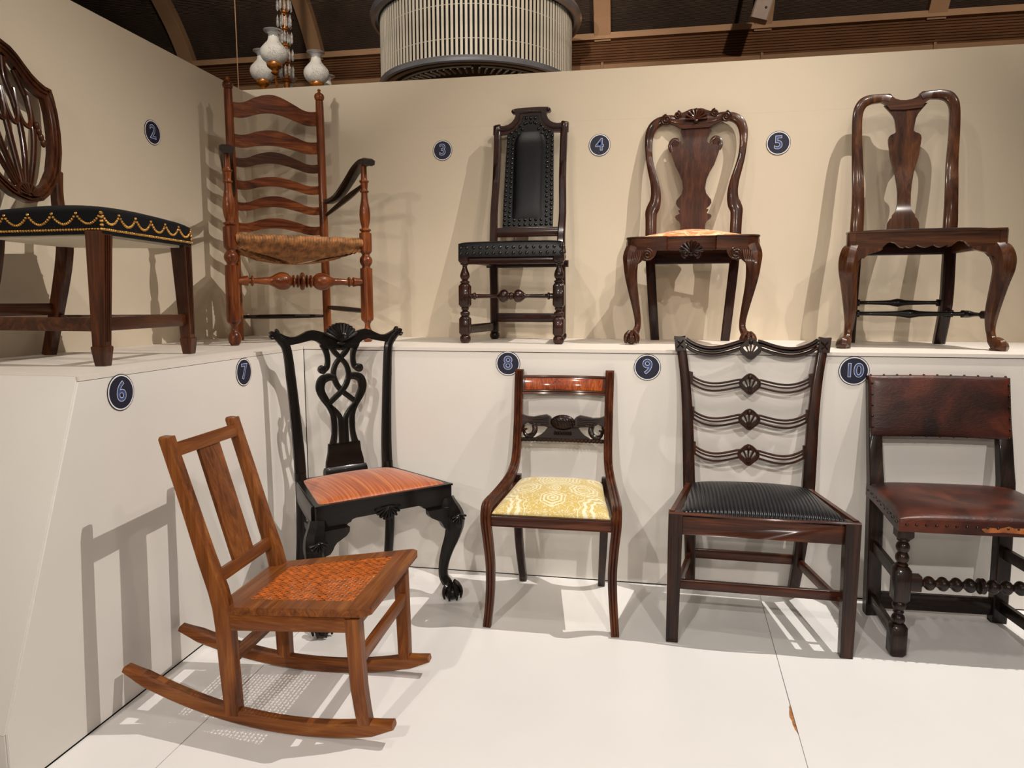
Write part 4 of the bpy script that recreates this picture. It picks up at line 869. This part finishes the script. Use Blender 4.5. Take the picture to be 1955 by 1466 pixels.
g = G(); bw = .018
def bowrail(g, z0, z1, th, off=0, x=.162):
    n = 16; P = [(-x+2*x*i/n) for i in range(n+1)]
    g.sweep([(q, Y((z0+z1)/2)+off+bw*(1-(q/x)**2), (z0+z1)/2, z1-z0, th) for q in P], (0, .22, 1), sec_rect(.12)); return g
bowrail(g, .755, .828, .018, .002); bowrail(g, .820, .8285, .024, 0); bowrail(g, .755, .764, .024, 0); bowrail(g, .766, .771, .022, -.001, .158)
g.obj('top_rail', MW['mahoganyx'], t)
g = G(); bowrail(g, .773, .818, .010, -.0065, .150); g.obj('rail_panel', M_flame, t, label='flame-figured veneer panel in the top rail')
YM = lambda z: Y(z)+.006
g = G(); n = 16
g.sweep([(-.162+.324*i/n, YM(.584)+.008*(1-(2*i/n-1)**2), .584, .016, .020) for i in range(n+1)], (0, 0, 1), sec_round(8))
for i in range(22): x = -.152+.304*i/21; g.sweep([(x-.006, YM(.58)-.008+.008*(1-(x/.162)**2), .578, .006, .007), (x+.006, YM(.58)-.008+.008*(1-(x/.162)**2), .591, .006, .007)], (0, 1, 0), sec_round(6))
for s in (-1, 1):
    w = [(.164, .680), (.14, .672), (.115, .670), (.090, .675), (.065, .679), (.050, .672), (.040, .660), (.040, .634), (.060, .632), (.085, .641), (.108, .648), (.118, .655), (.132, .650), (.150, .640), (.164, .640)]
    g.plate([(s*a, b) for a, b in w], lambda x, z, q: (x, YM(z)+q+.006*(1-(x/.162)**2), z), -.009, .009)
    for k in range(5): ribbon(g, [(s*(.160-.006*k), .674-.006*k, .003), (s*.11, .664-.006*k, .006), (s*.055, .670-.008*k, .005)], YM, .005, 4, sec_round(6), off=-.006)
    g.plate([(s*a, b) for a, b in ((.045, .640), (.060, .630), (.070, .616), (.085, .602), (.105, .592), (0.0, .590), (0.0, .64))], lambda x, z, q: (x, YM(z)+q+.008, z), -.006, .006)
    ribbon(g, [(s*.118, .652, .016), (s*.112, .640, .020), (s*.108, .622, .022), (s*.116, .604, .020), (s*.134, .597, .018), (s*.148, .606, .014), (s*.148, .620, .010), (s*.138, .624, .006)], YM, .018, 4, sec_round(8))
    ribbon(g, [(s*.158, .660, .010), (s*.152, .635, .010), (s*.160, .612, .008)], YM, .014, 3, sec_round(8))
g.ball((0, YM(.65)-.004, .652), .048, .016, .030, 20, 12)
for k in range(7):
    for j in range(3): g.sweep([(-.034+.011*k+.004*j, YM(.65)-.017, .668-.012*j, .005, .005), (-.026+.011*k+.004*j, YM(.65)-.019, .660-.012*j, .005, .005)], (0, 1, 0), sec_round(6))
for k in range(7): g.ball((-.030+.010*k, YM(.61)-.004, .612), .005, .005, .008, 8, 5)
g.obj('carved_mid_rail', M_carve, t)
g = G(); g.cushion((-.198, -.026), (.198, -.026), (-.158, .318), (.158, .318), .408, .030, .018, 24, bow=.0, power=6, bowside=-.004, zb=.024); g.obj('seat', M_damask, t)

# ------------------------------------------------ pierced ladder-back with ribbed black seat
t = empty('pierced_ladder_back_chair', (.3878, 2.2717, 0), -.0215, 'wide mahogany chair with four pierced wavy back rails and ribbed black seat', 'chair')
Y = plane(.3699, .453, .4439, .983)
for s in (-1, 1):
    g = G(); g.sweep([(s*.268, .0, .0, .038, .038), (s*.2665, .0, .37, .045, .045), (s*.2665, .0, .438, .045, .045)], (1, 0, 0), sec_rect(.05))
    for xx in (-.012, .012): g.bar((s*.268+xx, -.0185, .01), (s*.2665+xx, -.0225, .36), .003, .003, c=.3)
    g.obj('leg', MW['sheratonz'], t)
    g = G(); g.sweep([(s*.190, .4595, .0, .036, .036), (s*.196, .41, .16, .040, .038), (s*.205, .372, .36, .044, .040), (s*.210, .372, .46, .043, .036), (s*.2165, Y(.61), .61, .041, .028), (s*.2225, Y(.72), .72, .038, .025), (s*.2325, Y(.83), .83, .035, .024), (s*.2465, Y(.93), .93, .034, .024), (s*.2525, Y(.965), .965, .036, .024), (s*.2560, Y(.982), .982, .044, .024)], (1, 0, 0), sec_rect(.15), 3); g.obj('leg', MW['sheratonz'], t)
    g = G(); g.bar((s*.266, .0, .150), (s*.193, .43, .150), .034, .016, (0, 0, 1)); g.obj('stretcher', MW['mahoganyx'], t)
    g = G(); g.bar((s*.278, .0, .408), (s*.210, .37, .412), .066, .018, (0, 0, 1)); g.obj('seat_rail', MW['mahoganyx'], t)
    g = G(); back_plate(g, [(s*a, b) for a, b in ((.235, .982), (.2765, .985), (.2700, .930), (.2330, .932))], Y, .030)
    for k in range(4): a = pi/4+k*pi/2; g.sweep([(s*.253, Y(.957)-.016, .957, .004, .005), (s*.253+.011*cos(a), Y(.957)-.018, .957+.014*sin(a), .010, .006), (s*.253+.016*cos(a), Y(.957)-.016, .957+.021*sin(a), .003, .004)], (0, 1, 0), sec_round(6), 2)
    g.obj('corner_block', M_carve, t)
g = G(); g.bar((-.262, .07, .168), (.262, .07, .168), .032, .016, (0, 0, 1)); g.obj('stretcher', MW['mahoganyx'], t)
g = G(); g.bar((-.19, .425, .152), (.19, .425, .152), .036, .016, (0, 0, 1)); g.obj('stretcher', MW['mahoganyx'], t)
n = 20; b = []
g = G()
fr = [(-.245+.49*i/n, .428-.008*cos(2*pi*i/n)*.5) for i in range(n+1)]; bo = [(-.245+.49*i/n, .368-.006*cos(2*pi*i/n)*.6) for i in range(n+1)]
g.plate(fr+bo[::-1], lambda x, z, w: (x, w-.010*cos(2*pi*x/.49)-.006, z), -.010, .012); g.obj('front_rail', MW['mahoganyx'], t)
g = G(); g.bar((-.2, .372, .415), (.2, .372, .415), .05, .02, (0, 0, 1)); g.obj('rear_rail', MW['mahoganyx'], t)
g = G(); n = 18
g.sweep([(-.288+.576*i/n, -.022-.008*cos(2*pi*(i/n-.5)*1.0) if 2 < i < n-2 else -.018, .437, .010, .010) for i in range(n+1)], (0, 0, 1), sec_round(8)); g.obj('rail_bead', MW['mahoganyx'], t)
def wav(x):   # 0 at the ends (x=.22) -> dip at .10 -> peak at the middle
    a = abs(x); return (-.033*sin(pi*(.22-a)/.24*1.0)) if a > .10 else (-.033+.033*((.10-a)/.062)**1.6 if a > .038 else -.033+.033)
def rail(zc, hx, crest=False):
    nm = 'crest_rail' if crest else 'back_rail'; g = G(); sl = 1 if not crest else .95
    end = zc+ (.038 if crest else .034)
    offs = (0, -.0158, -.0316) if not crest else (0, -.0155, -.031)
    for k, of in enumerate(offs):
        for s in (-1, 1):
            pts = []
            for i in range(15):
                a = hx-(hx-.026)*i/14; u = (hx-a)/(hx-.03)
                dip = .036*sin(pi*min(1, u)**.85)*(.9 if crest else .85); z = end+of+(-.004 if not k else 0)-dip-(.015*u**3 if not crest else .006*u**3)
                pts.append((s*a, z, (.0076 if not crest else .0125) if k != 1 else (.0064 if not crest else .0115)))
            ribbon(g, pts, Y, .013 if not crest else .018, 2, sec_rect(.3))
    for s in (-1, 1):
        if not crest: back_plate(g, [(s*(hx-.012), end+.004), (s*(hx+.010), end+.010), (s*(hx+.010), end-.040), (s*(hx-.012), end-.036)], Y, .014)
    sh = [(0, .036), (.012, .031), (.024, .020), (.034, .010), (.036, -.004), (.030, -.016), (.018, -.026), (.008, -.035), (0, -.038)]
    holes = []
    for a0_, a1_ in ((-.80, -.47), (-.34, -.09), (.09, .34), (.47, .80)):
        holes.append([(.040*sin(a0_), zc-.026+.042*cos(a0_)), (.042*sin(a1_), zc-.026+.042*cos(a1_)), (.016*sin(a1_), zc-.026+.016*cos(a1_)), (.016*sin(a0_), zc-.026+.016*cos(a0_))])
    o_ = [(x, z+zc) for x, z in sh]; back_plate(g, o_+mir(o_[1:-1])[::-1], Y, .016 if not crest else .024, holes)
    rim = [(x, z, .006) for x, z in o_+mir(o_[:-1])[::-1]]; ribbon(g, rim, Y, .008, 2, sec_round(6), off=-.009)
    for a in (-.42, 0, .42): ribbon(g, [(0, zc-.026, .003), (.046*sin(a*1.05), zc-.026+.044*cos(a), .005)], Y, .006, 1, sec_round(6), off=-.009)
    g.ball((0, Y(zc)-.008, zc-.027), .009, .007, .009); g.ball((0, Y(zc)-.008, zc+.024), .008, .006, .009)
    return g.obj(nm, MW['sheratonx'] if not crest else M_carve, t)
rail(.942, .232, True); rail(.814, .216); rail(.685, .208); rail(.556, .200)
g = G(); g.cushion((-.252, -.012), (.252, -.012), (-.196, .352), (.196, .352), .438, .018, .026, 24, bow=.006, power=7, zb=.008); g.obj('seat', M_rib, t)

# ------------------------------------------------ Cromwellian leather chair
t = empty('brown_leather_chair', (1.0487, 2.3105, 0), .0267, 'low dark oak chair with worn brown leather seat and back, bobbin stretcher', 'chair')
Y = plane(.3335, .474, .41, .847)
for s in (-1, 1):
    g = G(); x = s*.2325
    def bb(z0, z1, r=.0205): return [(z0, .0125), (z0+(z1-z0)*.18, r*.85), (z0+(z1-z0)*.5, r), (z0+(z1-z0)*.82, r*.85), (z1, .0125)]
    lathe_leg(g, x, 0, [('b', 0, .107, .048), ('t', bb(.104, .137)), ('t', bb(.137, .150, .016)), ('t', bb(.150, .182)), ('b', .178, .294, .048), ('t', bb(.291, .3)[:1]+[(.298, .019), (.304, .013)]), ('t', bb(.304, .338)), ('t', bb(.338, .372)), ('t', [(.372, .0125), (.378, .019), (.386, .015)]), ('b', .382, .425, .048)])
    g.obj('leg', MW['jacobeanz'], t)
    g = G(); g.sweep([(s*.2055, .300, .0, .046, .036), (s*.207, .306, .014, .048, .044), (s*.209, .312, .2, .048, .044), (s*.211, .328, .46, .048, .042), (s*.212, .345, .54, .046, .038), (s*.211, Y(.84)+.008, .84, .042, .030)], (1, 0, 0), sec_rect(.08), 3); g.obj('leg', MW['jacobeanz'], t)
    for z in (.250, .060):
        g = G(); g.bar((s*.232, .01, z), (s*.210, .305, z), .040, .018, (0, 0, 1)); g.obj('stretcher', MW['jacobeanx'], t)
    g = G(); g.bar((s*.232, .0, .415), (s*.212, .32, .435), .045, .024, (0, 0, 1)); g.obj('seat_rail', MW['jacobeanx'], t)
g = G(); g.bar((-.2, .305, .054), (.2, .305, .054), .060, .018, (0, 0, 1)); g.obj('stretcher', MW['jacobeanx'], t)
g = G(); g.bar((-.232, 0, .241), (-.176, 0, .241), .050, .034, (0, 0, 1)); g.bar((.232, 0, .241), (.176, 0, .241), .050, .034, (0, 0, 1))
pr = [(0, .010), (.004, .014), (.008, .010)]; q = .008
for k in range(4): pr += [(q+.003, .012), (q+.010, .0195), (q+.0185, .0225), (q+.027, .0195), (q+.034, .012), (q+.037, .0105)]; q += .039
pr += [(q+.002, .012), (q+.005, .024), (q+.008, .024), (q+.011, .012)]; L = .352; half = [p for p in pr if p[0] < L/2-.001]
g._turn(Vector((-.176, 0, .241)), Vector((1, 0, 0)), catmull(half+[(L-a, r) for a, r in half[::-1]], 2), 18); g.obj('front_stretcher', MW['jacobeanx'], t)
g = G(); g.bar((-.2, .325, .425), (.2, .325, .425), .045, .024, (0, 0, 1)); g.obj('seat_rail', MW['jacobeanx'], t)
g = G(); g.cushion((-.262, -.034), (.262, -.034), (-.236, .345), (.236, .345), .454, .026, .006, 28, bow=.004, power=4, skirt=.040, dip=.020, zb=.012, bowside=-.004); g.obj('seat', M_leather, t)
g = G(); g.plate([(-.02, .423), (.03, .427), (.09, .424), (.12, .430), (.11, .443), (.06, .440), (.045, .446), (.02, .438), (-.01, .440), (-.03, .434)], lambda x, z, w: (x, w, z), -.0395, -.036); g.obj('torn_patch', M_tornleather, t, label='torn tan strip along the front seat edge')
N = 22; g = G()
for i in range(N+1):
    for j in range(N+1):
        u = .5-.5*cos(pi*i/N); v = .5-.5*cos(pi*j/N); x = -.2315+.463*u; z = .637+.2115*v+.004*sin(pi*u); e = (1-abs(2*u-1)**12)**.5*(1-abs(2*v-1)**8)**.5
        g.v.append((x, Y(z)-.014-.010*e-.003*sin(pi*u)*sin(pi*v), z))
for i in range(N):
    for j in range(N): a = i*(N+1)+j; g.f.append((a, a+1, a+N+2, a+N+1))
b0 = len(g.v); rg = [(i, 0) for i in range(N)]+[(N, j) for j in range(N)]+[(i, N) for i in range(N, 0, -1)]+[(0, j) for j in range(N, 0, -1)]
for i, j in rg: x, y, z = g.v[i*(N+1)+j]; g.v.append((x, y+.032, z))
m = len(rg)
for k in range(m): a = rg[k][0]*(N+1)+rg[k][1]; c_ = rg[(k+1) % m][0]*(N+1)+rg[(k+1) % m][1]; g.f.append((a, c_, b0+(k+1) % m, b0+k))
g.f.append(tuple(b0+k for k in range(m))); g.obj('back_panel', M_leather, t)
g = G(); pts = []
for i in range(11):
    x = -.222+.444*i/10; pts.append(((x, Y(.848)-.002, .8515+.003*sin(pi*i/10)), (0, -.2, 1))); pts.append(((x, Y(.643)-.0165, .643), (0, -1, 0)))
for s in (-1, 1):
    for k in range(5): z = .672+k*.038; pts.append(((s*.2235, Y(z)-.0225, z), (0, -1, 0)))
for i in range(18):
    x = -.24+.48*i/17; pts.append(((x, -.0385, .438), (0, -1, 0)))
for s in (-1, 1):
    for i in range(9): u = (i+.5)/9; pts.append(((s*(.2625-.027*u), -.03+.37*u, .438+.012*u), (s, .06, 0)))
studs(g, pts, .0042); g.obj('leather_studs', M_iron, t, kind='stuff')
